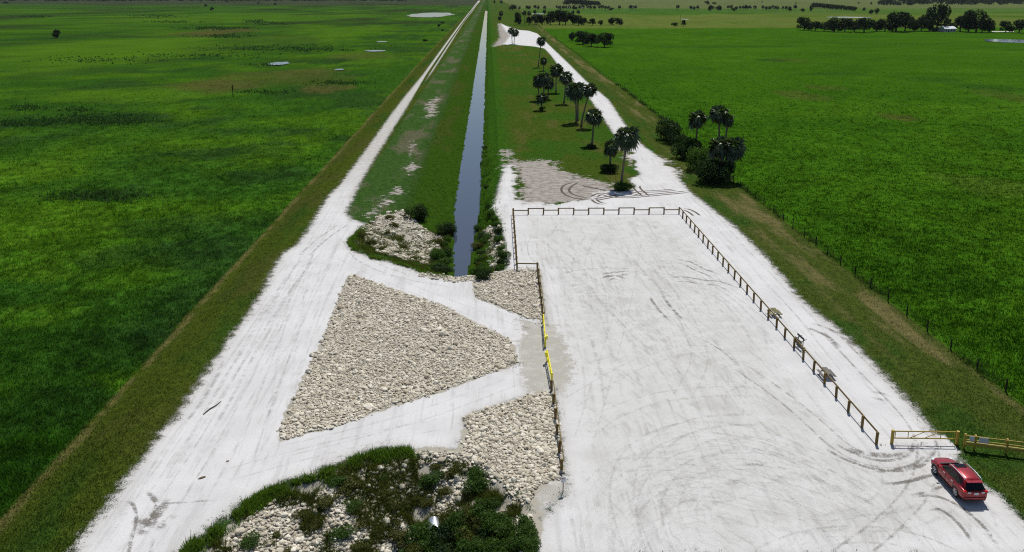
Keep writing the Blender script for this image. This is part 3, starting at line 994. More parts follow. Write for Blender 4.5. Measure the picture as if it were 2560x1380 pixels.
xa, ya = band([(440, 1400), (531, 1326), (605, 1275), (672, 1236), (739, 1212), (785, 1202)], 4600, 0.33, 31)
xb, yb = band([(815, 1190), (850, 1172), (884, 1158), (951, 1138), (1018, 1134), (1036, 1148)], 3800, 0.35, 32)
xc, yc = band([(915, 562), (890, 590), (872, 605), (892, 632), (935, 648), (1002, 664), (1066, 688), (1110, 692)], 4200, 0.35, 33)
x, y = np.concatenate([xa, xb, xc]), np.concatenate([ya, yb, yc])
k = clear_of_white(x, y, -0.1) & (fbm(x, y, 1.3, 3, 27) > 0.36 + 0.16 * rng.random(len(x)))
x, y = x[k], y[k]
grass('rim_grass', 'long dark green grass along the rims of the slopes', 'grass', x, y, 0.26 + 0.3 * fbm(x, y, 1.4, 3, 95), 0.06, 1.0, 34, 0.6, green((0.085, 0.150, 0.022), (0.06, 0.05, 0.01)))
r_ = np.random.default_rng(35)
n = 6500
y = 96 + (r_.random(n) ** 1.6) * 85
x = np.where((r_.random(n) < 0.12) & (y < 118), WATER_X[0] - np.abs(r_.normal(0, 0.3, n)), WATER_X[1] + 0.1 + np.abs(r_.normal(0, 1.0, n)))
k = (fbm(x, y, 3, 3, 37) > 0.44)
x, y = x[k], y[k]
grass('bank_reeds', 'reeds and long grass lining both edges of the canal', 'reeds', x, y, (0.2 + 0.55 * fbm(x, y, 3, 3, 97)) * np.where(x < -4, .6, 1), 0.07 * np.clip(y / 90, 1, 4), 1.0, 36, 0.5,
      green((0.065, 0.145, 0.020), (0.07, 0.05, 0.02)))
n = 4200
y = 48 + r_.random(n) ** 1.5 * 260
x = polyline_x(WIRE, y) + r_.normal(0.1, 0.35, n)
k = fbm(x, y, 4, 3, 39) > 0.50
x, y = x[k], y[k]
grass('fence_weeds', 'dark unmown weeds along the foot of the wire fence', 'weeds', x, y, 0.12 + 0.34 * fbm(x, y, 2, 3, 98), 0.07 * np.clip(y / 70, 1, 3), 1.0, 38, 0.5, green((0.034, 0.060, 0.018), (0.07, 0.05, 0.025)))
# weeds between the stones of the slopes
x, y = sample_view(70000, 460, 1340, 1120, 1420, -1.2, seed=41)
k = (sdf(CUT_S, x, y) > 0.7) & (fbm(x, y, 1.6, 3, 43) > np.where(x > -9.5, 0.44, 0.56))
x, y = x[k], y[k]
grass('slope_weeds', 'brownish green weeds growing between the stones of the foreground slope', 'weeds', x, y, 0.22 + 0.40 * fbm(x, y, 1.2, 3, 99), 0.05, 1.0, 42, 0.9,
      green((0.075, 0.088, 0.022), (0.06, 0.035, 0.012)))
x, y = sample_view(30000, 880, 1260, 530, 700, -.7, seed=44)
k = (sdf(CUT_N, x, y) > 0.3) & (fbm(x, y, 1.4, 3, 46) > np.where(x > -9, 0.42, 0.47)) & (y < 118) & ~((x > WATER_X[0]) & (x < WATER_X[1]))
x, y = x[k], y[k]
grass('canal_head_weeds', 'olive weeds between the stones at the canal head', 'weeds', x, y, 0.12 + .5 * fbm(x, y, 1.1, 3, 47), 0.055, 1.0, 45, 0.8, green((0.070, 0.085, 0.018), (0.06, 0.05, 0.012)))


# ------------------------------------------------------------------ shrubs and trees
def leaves_on(blobs, n, size, seed, flat=0.3):
    """quads spread through and over a set of ellipsoids (cx, cy, cz, rx, ry, rz)"""
    r = np.random.default_rng(seed)
    B = np.array(blobs, float)
    vol = (B[:, 3] * B[:, 4] * B[:, 5]) ** 0.67
    idx = r.choice(len(B), n, p=vol / vol.sum())
    d = r.normal(size=(n, 3))
    d /= np.linalg.norm(d, axis=1)[:, None]
    rad = 1.0 - np.abs(r.normal(0, 0.2, n))
    lump = 0.82 + 0.36 * fbm(d[:, 0] * 2.2 + idx * 3.1, d[:, 1] * 2.2 + d[:, 2] * 1.7, 0.8, 3, seed)
    p = B[idx, :3] + d * B[idx, 3:] * (rad * lump)[:, None]
    p[:, 2] = np.maximum(p[:, 2], 0.03)
    nn = d + r.normal(0, 0.75, (n, 3))
    nn /= np.linalg.norm(nn, axis=1)[:, None]
    a = np.cross(nn, r.normal(size=(n, 3)))
    a /= np.linalg.norm(a, axis=1)[:, None]
    b = np.cross(nn, a)
    s = size * r.uniform(0.6, 1.4, n)[:, None]
    V = np.stack([p - a * s, p - b * s * 0.55, p + a * s, p + b * s * 0.55], 1).reshape(-1, 3)
    sh = np.repeat(np.clip(r.normal(0.5, 0.22, n) + 0.25 * (lump - 1), 0, 1), 4)
    return V, np.arange(n * 4).reshape(-1, 4), sh


MAT_SHRUB = leaf_material('shrub_leaf', False, (0.056, 0.108, 0.020), 0.35)
MAT_DARK = leaf_material('dark_leaf', False, (0.030, 0.054, 0.016), 0.28)
MAT_OLIVE = leaf_material('olive_leaf', False, (0.088, 0.094, 0.022), 0.35)
MAT_OAK = leaf_material('oak_leaf', False, (0.022, 0.040, 0.014), 0.22)
MAT_PALM = leaf_material('palm_leaf', False, (0.050, 0.072, 0.024), 0.25, 0.30, 0.07)
MAT_DEAD = leaf_material('dead_frond', False, (0.12, 0.085, 0.045), 0.2)
MAT_BARK = simple('bark', (0.085, 0.070, 0.055), 0.9, 0.1, var=0.4, scale=6)
MAT_TRUNK = simple('palm_trunk', (0.15, 0.128, 0.10), 0.9, 0.1, var=0.45, scale=9)


def shrub_meshes(kind, n, size, seed, mat):
    r = np.random.default_rng(seed)
    bl = []
    for i in range(kind):
        a, q = r.uniform(0, 6.28), r.uniform(0, 0.62) ** 0.8
        s = r.uniform(0.28, 0.5)
        bl.append((math.cos(a) * q, math.sin(a) * q, r.uniform(0.28, 0.62), s, s, s * r.uniform(0.7, 1.0)))
    V, Fc, sh = leaves_on(bl, n, size, seed)
    crown = np_mesh('foliage', V, Fc, mat, dict(shade=sh))
    m = MB()
    for b in bl[:5]:
        m.tube([(0, 0, -0.1), (b[0] * .4, b[1] * .4, b[2] * .5), (b[0], b[1], b[2])], [0.04, 0.03, 0.012], 5)
    return crown, m.mesh('stem', MAT_BARK)


SHRUBS = {}
for nm, mat, sd0 in (('green', MAT_SHRUB, 100), ('dark', MAT_DARK, 120), ('olive', MAT_OLIVE, 140)):
    SHRUBS[nm] = [shrub_meshes(11, 2600, 0.055, sd0 + i, mat) for i in range(3)]


def shrub(x, y, w, h, kind, label, group=None, seed=0, name='shrub', z=None):
    c, s = SHRUBS[kind][seed % 3]
    e = empty(name, (x, y, (hz(x, y) if z is None else z) - 0.05), (seed * 2.399) % 6.28)
    e.scale = (w * 1.3, w * 1.3, h * 1.3)
    link('foliage', c, e)
    link('stem', s, e)
    return tag(e, label, 'shrub', group)


# canal head
r_ = random.Random(5)
left_side = [(1118, 566), (1124, 585), (1115, 600), (1103, 612), (1125, 612), (1098, 630), (1118, 632), (1094, 648), (1112, 652), (1130, 648), (1100, 668), (1122, 672), (1134, 664)]
for i, (u, v) in enumerate(left_side):
    xx, yy, zz = on_ground(u + r_.uniform(-9, 6), v + 10 + r_.uniform(-9, 9), -1.4)
    xx = min(xx, WATER_X[0] - r_.uniform(.2, .9))
    s = r_.uniform(0.5, 1.35)
    shrub(xx, yy, s, s * r_.uniform(.7, 1.3), ('green', 'dark', 'green', 'olive', 'green')[i % 5], 'leafy green shrub crowding the left water edge at the canal head', 'shrubs left of the canal head', i)
right_side = [(1190, 575), (1184, 592), (1178, 606), (1196, 604), (1176, 622), (1196, 626), (1176, 642), (1192, 645), (1178, 658), (1198, 662), (1172, 672), (1190, 678), (1210, 668), (1212, 645), (1208, 585), (1176, 683), (1204, 683)]
for i, (u, v) in enumerate(right_side):
    xx, yy, zz = on_ground(u + r_.uniform(-6, 9), v + 10 + r_.uniform(-9, 9), -1.4)
    xx = max(xx, WATER_X[1] + r_.uniform(-.5, .8))
    s = r_.uniform(0.5, 1.25)
    shrub(xx, yy, s, s * r_.uniform(.7, 1.3), ('green', 'dark', 'green', 'olive', 'green')[i % 5], 'leafy green shrub crowding the right water edge at the canal head', 'shrubs right of the canal head', i + 1)
rim_side = [(1222, 515), (1226, 535), (1236, 548), (1243, 562), (1246, 580), (1248, 600), (1254, 622), (1257, 642), (1258, 658), (1252, 672), (1236, 560)]
for i, (u, v) in enumerate(rim_side):
    xx, yy, zz = on_ground(u, v + 5, -.4)
    s = r_.uniform(0.5, 0.9)
    shrub(xx, yy, s, s * 1.1, 'green' if i % 4 else 'dark', 'bushy shrub on the right canal rim beside the white strip', 'shrubs on the right canal rim', i + 2)
for i, (u, v) in enumerate([(1212, 372), (1207, 412), (1214, 470)]):
    xx, yy, zz = on_ground(u, v, -1)
    shrub(xx, yy, 0.65, 0.7, 'green', 'low shrub on the right canal bank beyond the parking lot', 'shrubs on the far canal bank', i)
xx, yy, zz = on_ground(1042, 548, -.5)
shrub(xx, yy, 1.75, 1.9, 'dark', 'round dark bush at the top of the stony slope by the canal', None, 1, 'bush')
for i, (u, v, w) in enumerate([(905, 592, .8), (930, 612, .8), (975, 548, .7), (988, 566, .6), (1000, 600, .5), (955, 625, .6), (1010, 620, .5), (1035, 650, .6), (968, 585, .5)]):
    xx, yy, zz = on_ground(u, v, -.5)
    shrub(xx, yy, w, w * .9, 'olive', 'small olive weed bush among the stones left of the canal head', 'weed bushes on the stony slope', i)

# foreground slope
core = [(1075, 1345), (1110, 1330), (1150, 1318), (1180, 1340), (1205, 1365), (1120, 1368), (1160, 1372), (1040, 1372), (1060, 1322), (1215, 1330), (1235, 1300), (1190, 1300), (1150, 1290), (1120, 1300), (1250, 1360), (1090, 1392), (1020, 1395), (1150, 1396), (1210, 1396),
        (1175, 1275), (1200, 1262), (1222, 1280), (1255, 1290)]
for i, (u, v) in enumerate(core):
    xx, yy, zz = on_ground(u, v + 26, -1.8)
    s = r_.uniform(0.6, 0.98)
    shrub(xx, yy, s, s * r_.uniform(0.85, 1.2), ('green', 'dark', 'green', 'olive')[i % 4], 'dark leafy shrub in the thicket around the culvert pipe', 'shrubs around the culvert', i)
loose = [(960, 1185), (1020, 1250), (1045, 1240), (985, 1255), (880, 1260), (820, 1245), (760, 1280), (905, 1300), (860, 1330), (940, 1320), (990, 1300), (960, 1230), (1080, 1200), (1110, 1225), (1130, 1180), (1090, 1160), (840, 1200), (870, 1215), (790, 1310), (690, 1330), (620, 1350), (720, 1380), (1000, 1340), (900, 1360), (1240, 1250), (1070, 1255)]
for i, (u, v) in enumerate(loose):
    xx, yy, zz = on_ground(u, v + 10, -1.2)
    s = r_.uniform(0.4, 0.85)
    shrub(xx, yy, s, s * r_.uniform(.55, .85), 'olive' if i % 4 else 'green', 'loose olive shrub growing between stones of the foreground slope', 'shrubs on the foreground slope', i)
for i, (u, v) in enumerate([(1195, 1215), (1190, 1190), (1320, 1335), (1300, 1350), (1325, 1370), (1290, 1372), (1310, 1310), (1270, 1330)]):
    xx, yy, zz = on_ground(u, v + 8, -.8)
    s = r_.uniform(0.55, 0.85)
    shrub(xx, yy, s, s, 'green', 'green shrub on the slope below the stone bed and parking lot', 'shrubs below the near stone bed', i)


# palms
def palm_crown(seed, n=34, rad=2.1, dead=8):
    r = np.random.default_rng(seed)
    V, Fc, S = [], [], []
    DV, DF, DS = [], [], []

    def fan(base, tip_dir, L, W, sh, V, Fc, S, droop):
        d = np.array(tip_dir) / np.linalg.norm(tip_dir)
        side = np.cross(d, (0, 0, 1.0))
        side = side / (np.linalg.norm(side) + 1e-6)
        ro = r.uniform(-1.1, 1.1)
        nrm = np.cross(side, d)
        side, nrm = side * math.cos(ro) + nrm * math.sin(ro), nrm * math.cos(ro) - side * math.sin(ro)
        pet = base + d * L * 0.42
        o = len(V)
        V += [base - side * .03, base + side * .03, pet + side * .025, pet - side * .025]
        Fc += [(o, o + 1, o + 2, o + 3)]
        S += [sh] * 4
        m = 11
        for i in range(m):
            a = (i / (m - 1) - .5) * 2.9
            e = d * math.cos(a * .62) + side * math.sin(a * .85) * 1.05
            ll = L * 0.62 * (1 - 0.30 * abs(a) / 1.45) * r.uniform(.75, 1.2)
            mid_ = pet + e * ll * 0.55 + nrm * 0.10 * L * 0.2
            tip = pet + e * ll - np.array([0, 0, 1]) * droop * ll * r.uniform(.5, 1.1)
            wv = np.cross(e, nrm)
            wv = wv / (np.linalg.norm(wv) + 1e-6) * W * 0.085
            o = len(V)
            V += [pet, mid_ - wv, tip, mid_ + wv]
            Fc += [(o, o + 1, o + 2, o + 3)]
            s2 = np.clip(sh + r.normal(0, .12), 0, 1)
            S += [s2] * 4
    for i in range(n):
        el = math.asin(np.clip(r.uniform(-0.78, 0.97), -1, 1))
        az = i * 2.39996 + r.uniform(-.3, .3)
        d = (math.cos(az) * math.cos(el), math.sin(az) * math.cos(el), math.sin(el))
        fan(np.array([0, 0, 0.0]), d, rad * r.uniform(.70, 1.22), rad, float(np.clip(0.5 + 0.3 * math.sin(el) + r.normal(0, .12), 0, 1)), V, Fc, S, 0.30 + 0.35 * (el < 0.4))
    for i in range(dead):
        az = r.uniform(0, 6.28)
        fan(np.array([0, 0, -0.15]), (math.cos(az) * .45, math.sin(az) * .45, -1), rad * r.uniform(.7, .95), rad * .8, float(r.uniform(.2, .9)), DV, DF, DS, .2)
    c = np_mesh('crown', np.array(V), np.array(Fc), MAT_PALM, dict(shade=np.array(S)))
    k = np_mesh('dead_fronds', np.array(DV), np.array(DF), MAT_DEAD, dict(shade=np.array(DS)))
    return c, k


CROWNS = [palm_crown(200 + i, 42 + 3 * i, 2.1, 9 + 4 * i) for i in range(4)]


def palm(u, v, cu, cv, rpx, label, group=None, seed=0, skirt=True, base=None, name='cabbage_palm', tall_boot=False):
    """base and crown centre as survey points; the crown stands at the same distance"""
    xb, yb, zb = on_ground(u, v, 0) if base is None else base
    dpt = yb * math.cos(PITCH) + CAM_H * math.sin(PITCH)
    d = _fw + _rt * (cu - PU) / F + _up * (PV - cv) / F
    t = yb / d[1]
    top = np.array([d[0] * t, yb, CAM_H + d[2] * t])
    hgt = top[2] - zb
    sc = rpx * dpt / F / 1.92
    e = empty(name, (xb, yb, zb), 0)
    dx = top[0] - xb
    m = MB()
    n = 9
    pts, rad = [], []
    ph = seed * 1.7
    for i in range(n):
        q = i / (n - 1)
        pts.append((dx * q ** 1.25 + 0.10 * math.sin(q * 5 + ph) * q * (1 - q) * 2, 0.12 * math.sin(q * 4 + ph) * (1 - q) * q * 2, -0.1 + (hgt + 0.1) * q))
        rad.append(0.24 - 0.07 * q + (0.12 * (1 - q * 6) if q < 0.16 else 0) + (0.10 * smooth(.72, 1, q) if tall_boot else 0.04 * smooth(.85, 1, q)))
    m.tube(pts, rad, 9)
    link('trunk', m.mesh('trunk', MAT_TRUNK, True), e)
    c, k = CROWNS[seed % 4]
    co = link('crown', c, e, pts[-1], (seed * 1.3) % 6.28, sc)
    if skirt:
        link('dead_fronds', k, e, pts[-1], (seed * .7) % 6.28, sc)
    return tag(e, label, 'palm', group)


palm(1553, 464, 1568, 343, 30, 'tall palm with rough trunk in the grass clump nearest the parking lot', None, 3, True, tall_boot=True)
palm(1525, 424, 1528, 368, 23, 'short palm with a dark bush at its foot left of the tall near palm', None, 1)
palm(1480, 362, 1486, 291, 22, 'palm standing alone in a round shadow behind the short palm', None, 0)
palm(1453, 316, 1475, 224, 18.5, 'slender palm leaning strongly right over the white access road', None, 2)
palm(1441, 306, 1438, 226, 23, 'thick palm with a hanging skirt left of the leaning palm', None, 3, tall_boot=True)
palm(1444, 302, 1447, 219, 16, 'thinner palm grown close behind the thick skirted palm', None, 1)
palm(1410, 258, 1416, 194, 17.5, 'palm left of the skirted pair, crown against the access road', None, 0)
palm(1390, 231, 1391, 175, 17.5, 'palm with a tall oval crown right of the palm clump', None, 2)
palm(1347, 251, 1346, 202, 17.5, 'leftmost palm of the clump of three on the verge', None, 1)
palm(1360, 252, 1358, 196, 16.5, 'middle palm of the clump of three on the verge', None, 3)
palm(1370, 248, 1371, 207, 16.5, 'rightmost, lowest palm of the clump of three on the verge', None, 0)
palm(1354, 276, 1354, 245, 15.5, 'short young palm in front of the clump of three', None, 2, False)
palm(1358, 177, 1359, 152, 10.5, 'small palm beside the tall thin palm at the road bend', None, 1)
palm(1346, 167, 1353, 102, 11, 'tall thin palm at the bend of the access road', None, 3)
palm(1280.5, 111, 1278, 77, 8.5, 'left palm of the pair standing in the pale sand at the road end', None, 0)
palm(1285, 110, 1288, 82, 9.5, 'right palm of the pair standing in the pale sand at the road end', None, 2)
palm(1249, 51, 1252.5, 33, 6.5, 'palm beyond the sandy road end close to the canal', None, 1)
palm(1250, 51, 1249, 45, 4.5, 'low palm leaning against the one beyond the sandy road end', None, 3, False)

for i, (u, v, w, h, k, lb) in enumerate([(1520, 430, 1.9, 1.5, 'dark', 'dark low bush at the foot of the short near palm'),
                                         (1556, 474, 1.8, 1.2, 'green', 'green bush at the foot of the tall near palm'),
                                         (1478, 370, 1.1, .9, 'dark', 'dark bush at the foot of the lone verge palm'),
                                         (1354, 277, 1.0, 1.2, 'dark', 'little bush under the short young palm'),
                                         (1675, 352, 3.1, 3.6, 'dark', 'large round dark bush at the far end of the roadside thicket'),
                                         (1690, 362, 2.0, 2.2, 'dark', 'smaller rounded bush in front of the large far thicket bush'),
                                         (1722, 398, 2.7, 3.2, 'dark', 'dark bush in the middle of the roadside thicket'),
                                         (1752, 425, 2.4, 3.4, 'green', 'greener bush between the thicket palms'),
                                         (1776, 455, 3.0, 3.4, 'dark', 'big dark bush at the near end of the roadside thicket'),
                                         (1800, 452, 2.4, 3.0, 'dark', 'dark bush under the two near thicket palms')]):
    xx, yy, zz = on_ground(u, v, -.2)
    g_ = 1.18 if u > 1600 else 1.0
    shrub(xx, yy, w * g_, h * g_, k, lb, None, i, 'bush', zz)

palm(1738, 392, 1744, 297, 23.5, 'left palm of the two standing tall behind the roadside thicket', None, 2)
palm(1796, 408, 1799, 285, 25, 'right and taller palm behind the roadside thicket, trunk wrapped in vine', None, 0, tall_boot=True)
palm(1806, 412, 1821, 300, 17, 'small-crowned palm tucked right of the tall thicket palm', None, 1)
palm(1823, 452, 1832, 369, 30, 'near right palm of the roadside thicket with a wide crown', None, 3)
palm(1808, 452, 1798, 366, 28, 'near left palm of the roadside thicket, crown merging with the bushes', None, 2)

# ------------------------------------------------------------------ wooden rail fences
def wood_material(name, a, b):
    t = NT(name)
    tc = t.n('ShaderNodeTexCoord').outputs['Object']
    oi = t.n('ShaderNodeObjectInfo').outputs['Random']
    nz = t.noise(t.vmul(tc, (6, 6, 1.2)), 3.0, 5, 0.65)
    c = t.mix(nz, a, b)
    c = t.mix(t.math('MULTIPLY', oi, 0.6), c, tuple(k * 0.6 for k in a))
    return t.fin(c, 0.85, 0.15, 0, nz, 0.3, 0.02)


MAT_POST = wood_material('treated_post', (0.135, 0.088, 0.030), (0.235, 0.165, 0.062))
MAT_RAIL = wood_material('treated_rail', (0.150, 0.105, 0.040), (0.270, 0.200, 0.085))
PH = 1.08


def post_mesh(rad=0.115, h=PH):
    m = MB()
    m.tube([(0, 0, -0.3), (0, 0, h - 0.03), (0, 0, h)], [rad, rad, rad * 0.86], 10)
    return m.mesh('post', MAT_POST, False)


POST_ME = post_mesh()


def rail_fence(label, a, b, spans, alternate=False, skip_first=False, off=0.0, group=None):
    """round posts with a square rail between each pair; a, b are ground points"""
    a, b = np.array(a), np.array(b)
    d = b - a
    L = np.linalg.norm(d)
    rz = math.atan2(d[1], d[0])
    e = empty('rail_fence', (*a, 0), rz)
    sp = L / spans
    m = MB()
    m.box((0, 0, 0), (sp - 0.02, 0.07, 0.155), bev=0.008)
    rail = m.mesh('rail', MAT_RAIL)
    for i in range(spans + 1):
        if not (skip_first and i == 0):
            o = link('post', POST_ME, e, (i * sp, random.uniform(-.02, .02), random.uniform(-.04, .02)))
            o.rotation_euler = (random.uniform(-.035, .035), random.uniform(-.035, .035), random.uniform(0, 6))
        if i < spans:
            zz = PH - 0.13 - (0.24 if alternate and i % 2 == 0 else 0.0)
            yo = off if off else (0.0 if alternate else -0.15)
            if alternate: yo = 0.15 if i % 2 else -0.15
            link('rail', rail, e, ((i + .5) * sp, yo, zz + random.uniform(-.015, .015)))
    return tag(e, label, 'fence', group)


FAR_L, FAR_R = P(1283, 536), P(1697.5, 534)
END_R = P(2190, 1111)
CR1, CR2 = P(1293, 675), P(1343.5, 676)
rail_fence('wooden rail fence with alternating rails across the far end of the parking lot', FAR_L, FAR_R, 11, True)
rail_fence('long wooden rail fence down the right side of the parking lot', FAR_R, END_R, 27, False, True, 0.15)
rail_fence('wooden rail fence on the far left side of the lot beside the canal', FAR_L, CR1, 11, False, True, -0.15)
rail_fence('single short rail span stepping right at the canal head corner', CR1, CR2, 1, False, True, -0.15)
rail_fence('wooden rail fence between the small stone bed and the far yellow gate', CR2, P(1358, 803), 7, False, True, 0.15)
rail_fence('nearest wooden rail fence beside the lower stone bed', P(1379, 977), P(1404.5, 1180), 5, False, False, 0.15)

# ------------------------------------------------------------------ yellow gates
def paint(name, col, rough=0.45):
    t = NT(name)
    tc = t.n('ShaderNodeTexCoord').outputs['Object']
    nz = t.noise(tc, 5.0, 5, 0.6)
    c = t.mix(t.ramp(nz, 0.52, 0.78), col, tuple(k * 0.55 for k in col))
    return t.fin(c, rough, 0.4)


MAT_YEL = paint('bright_yellow_paint', (0.84, 0.74, 0.018))
MAT_MUS = paint('mustard_paint', (0.40, 0.285, 0.030), 0.6)
MAT_BEAM = paint('mustard_beam', (0.43, 0.33, 0.055), 0.6)
MAT_STEEL = simple('galvanised', (0.45, 0.47, 0.49), 0.35, 0.5, 0.9, 0.15, 3)


def swing_gate(label, a, b, mat, box_at_end=True, post_r=0.09, top=1.12, low=0.50):
    a, b = np.array(a), np.array(b)
    d = b - a
    L = float(np.linalg.norm(d))
    e = empty('swing_gate', (*a, 0), math.atan2(d[1], d[0]))
    m = MB(); m.tube([(0, 0, -.3), (0, 0, top + .10)], post_r, 10)
    link('hinge_post', m.mesh('hinge_post', mat), e)
    m = MB(); m.tube([(0, 0, -.3), (0, 0, top + .06)], post_r, 10)
    link('latch_post', m.mesh('latch_post', mat), e, (L, 0, 0))
    for z in (top, low):
        m = MB(); m.tube([(post_r, 0, z), (L - post_r * 1.5, 0, z)], 0.05, 8)
        link('rail', m.mesh('rail', mat), e)
    for q in (0.04, 0.24, 0.74, 0.955):
        m = MB(); m.tube([(L * q, 0, low), (L * q, 0, top)], 0.03, 8)
        link('upright', m.mesh('upright', mat), e)
    for q0, q1 in ((0.26, 0.50), (0.49, 0.73)):
        m = MB(); m.tube([(L * q0, 0, low), (L * q1, 0, top)], 0.028, 8)
        link('brace', m.mesh('brace', mat), e)
    if box_at_end:
        m = MB(); m.box((0, 0, 0), (0.34, 0.16, 0.42), bev=0.02)
        m.box((-.22, 0, -.05), (0.16, 0.10, 0.24), bev=0.02)
        link('lock_box', m.mesh('lock_box', mat), e, (L - 0.32, 0.17, top - 0.18))
    return tag(e, label, 'gate')


swing_gate('bright yellow swing gate in the left fence, the farther one', P(1358.5, 812), P(1363, 868), MAT_YEL)
swing_gate('bright yellow swing gate in the left fence, the nearer one', P(1379.5, 962), P(1368, 903), MAT_YEL)
swing_gate('mustard swing gate with diagonal braces across the access road', P(2229, 1109), P(2391, 1111), MAT_MUS, False, 0.125, 1.10, 0.50)

# yellow barrier right of the gate
a, b = np.array(P(2409, 1121)), np.array(P(2560, 1140))
d = (b - a) / np.linalg.norm(b - a)
e = empty('barrier_fence', (*a, 0), math.atan2(d[1], d[0]))
LB = 9.5
for q in (0.0, 0.72, 2.95, 4.9, 7.0, 9.2):
    m = MB(); m.tube([(0, 0, -.3), (0, 0, 1.28)], 0.085, 8)
    link('post', m.mesh('post', MAT_MUS), e, (q, 0, 0))
for z, h, w in ((1.20, 0.09, 0.06), (0.86, 0.08, 0.06), (0.58, 0.26, 0.20)):
    m = MB(); m.box((LB / 2, -0.13 if h < .2 else -0.19, z), (LB, w, h), bev=0.01)
    link('beam' if h > .2 else 'rail', m.mesh('beam', MAT_BEAM), e)
tag(e, 'mustard barrier fence with a heavy lower beam right of the gate', 'fence')
MAT_SIGN = simple('sign_face', (0.62, 0.64, 0.70), 0.5, 0.4, 0, 0.06, 8, 0.02)
MAT_SIGNB = simple('sign_border', (0.10, 0.12, 0.20), 0.5, 0.3)


def notice(label, x0, w, h, z):
    s = empty('notice_board', tuple(np.append(a + d * x0, z)), math.atan2(d[1], d[0]))
    m = MB(); m.box((0, 0, 0), (w, 0.02, h), bev=0.004)
    link('panel', m.mesh('panel', MAT_SIGN), s, (0, -0.21, 0))
    m = MB()
    for zz in (-1, 1): m.box((0, 0, zz * (h / 2 - .012)), (w, 0.006, 0.018))
    link('border', m.mesh('border', MAT_SIGNB), s, (0, -0.225, 0))
    m = MB(); m.box((0, 0, 0), (0.05, 0.09, h * .8))
    link('bracket', m.mesh('bracket', MAT_STEEL), s, (0, -0.155, 0))
    return tag(s, label, 'sign')


notice('small pale notice at the left end of the mustard barrier', 0.42, 0.34, 0.42, 1.03)
notice('wider pale notice right of the small one on the mustard barrier', 1.25, 0.68, 0.46, 1.00)

# little white sign by the end of the near fence
sx, sy = P(1407.5, 1231)
s = empty('sign_post', (sx, sy, 0), 0.15)
m = MB(); m.tube([(0, 0, -.3), (0, 0, 1.02)], 0.035, 6)
link('post', m.mesh('post', simple('dark_post', (0.05, 0.04, 0.035), 0.8)), s)
m = MB(); m.box((0, -0.045, 1.06), (0.36, 0.015, 0.40), bev=0.004)
pn = link('panel', m.mesh('panel', simple('white_panel', (0.75, 0.76, 0.78), 0.5, 0.3, 0, 0.05)), s)
m = MB(); m.box((-0.07, -0.057, 1.17), (0.08, 0.004, 0.09)); m.box((0.04, -0.057, 1.14), (0.05, 0.004, 0.12))
link('mark', m.mesh('mark', simple('sign_red', (0.32, 0.04, 0.06), 0.5)), s)
tag(s, 'small white sign on a thin dark post at the near fence end', 'sign')

# ------------------------------------------------------------------ wire fence
MAT_DPOST = wood_material('old_post', (0.030, 0.024, 0.018), (0.075, 0.060, 0.045))
m = MB(); m.tube([(0, 0, -.3), (0, 0, 1.28), (0, 0, 1.32)], [0.075, 0.065, 0.045], 7)
WPOST = m.mesh('post', MAT_DPOST)
e = empty('wire_fence')
yy = 50.0
tops = []
while yy < 640:
    xx = float(polyline_x(WIRE, np.array([yy]))[0])
    zz = hz(xx, yy)
    o = link('post', WPOST, e, (xx + random.uniform(-.05, .05), yy, zz), random.uniform(0, 6), (1, 1, random.uniform(.88, 1.12)))
    tops.append((xx, yy, zz))
    yy += 4.25 + random.uniform(-.3, .3)
MAT_WIRE = simple('rusty_wire', (0.12, 0.10, 0.08), 0.6, 0.4, 0.6)
for h in (0.35, 0.65, 0.92, 1.18):
    m = MB(); m.tube([(p[0], p[1], p[2] + h) for p in tops], 0.006, 3, False)
    link('wire', m.mesh('wire', MAT_WIRE), e)
tag(e, 'old wire fence on thin dark posts along the pasture edge', 'fence')

# ------------------------------------------------------------------ picnic tables behind the right fence
def picnic_table(name, label, loc, rz, wood, tip=0.0):
    e = empty(name, loc, rz)
    e.rotation_euler = (tip, 0, rz)
    e.scale = (.78, .78, .78)
    m = MB()
    for k in range(5):
        m = MB(); m.box((0, (k - 2) * 0.152, 0.74), (1.83, 0.14, 0.045), bev=0.006)
        link('top_plank', m.mesh('top_plank', wood), e)
    for sy_ in (-1, 1):
        for k in (0, 1):
            m = MB(); m.box((0, sy_ * (0.62 + k * 0.15), 0.44), (1.83, 0.14, 0.045), bev=0.006)
            link('bench_plank', m.mesh('bench_plank', wood), e)
    for sx_ in (-0.62, 0.62):
        m = MB()
        m.box((sx_, 0, 0.39), (0.045, 1.5, 0.10)); m.box((sx_, 0, 0.68), (0.045, 0.74, 0.09))
        link('crossbar', m.mesh('crossbar', wood), e)
        for sy_ in (-1, 1):
            m = MB(); m.tube([(sx_ + .046, sy_ * .62, 0.0), (sx_ + .046, sy_ * .25, 0.70)], 0.05, 4)
            link('leg', m.mesh('leg', wood), e)
    return tag(e, label, 'picnic table')


MAT_OLDW = wood_material('grey_planks', (0.13, 0.122, 0.105), (0.235, 0.225, 0.20))
MAT_YELW = wood_material('mossy_planks', (0.17, 0.165, 0.07), (0.27, 0.26, 0.14))
fdir = math.atan2(END_R[1] - FAR_R[1], END_R[0] - FAR_R[0])
x_, y_ = P(1934, 788); picnic_table('picnic_table', 'farthest picnic table behind the right fence, yellowish planks', (x_ + .1, y_, 0), fdir, MAT_YELW)
x_, y_ = P(1988, 868); picnic_table('picnic_table', 'picnic table tipped on its side behind the right fence', (x_ + .8, y_, 0.60), fdir + .1, MAT_OLDW, R(88))
x_, y_ = P(2063, 941); picnic_table('picnic_table', 'nearest grey plank picnic table behind the right fence', (x_ + .1, y_, 0), fdir, MAT_OLDW)

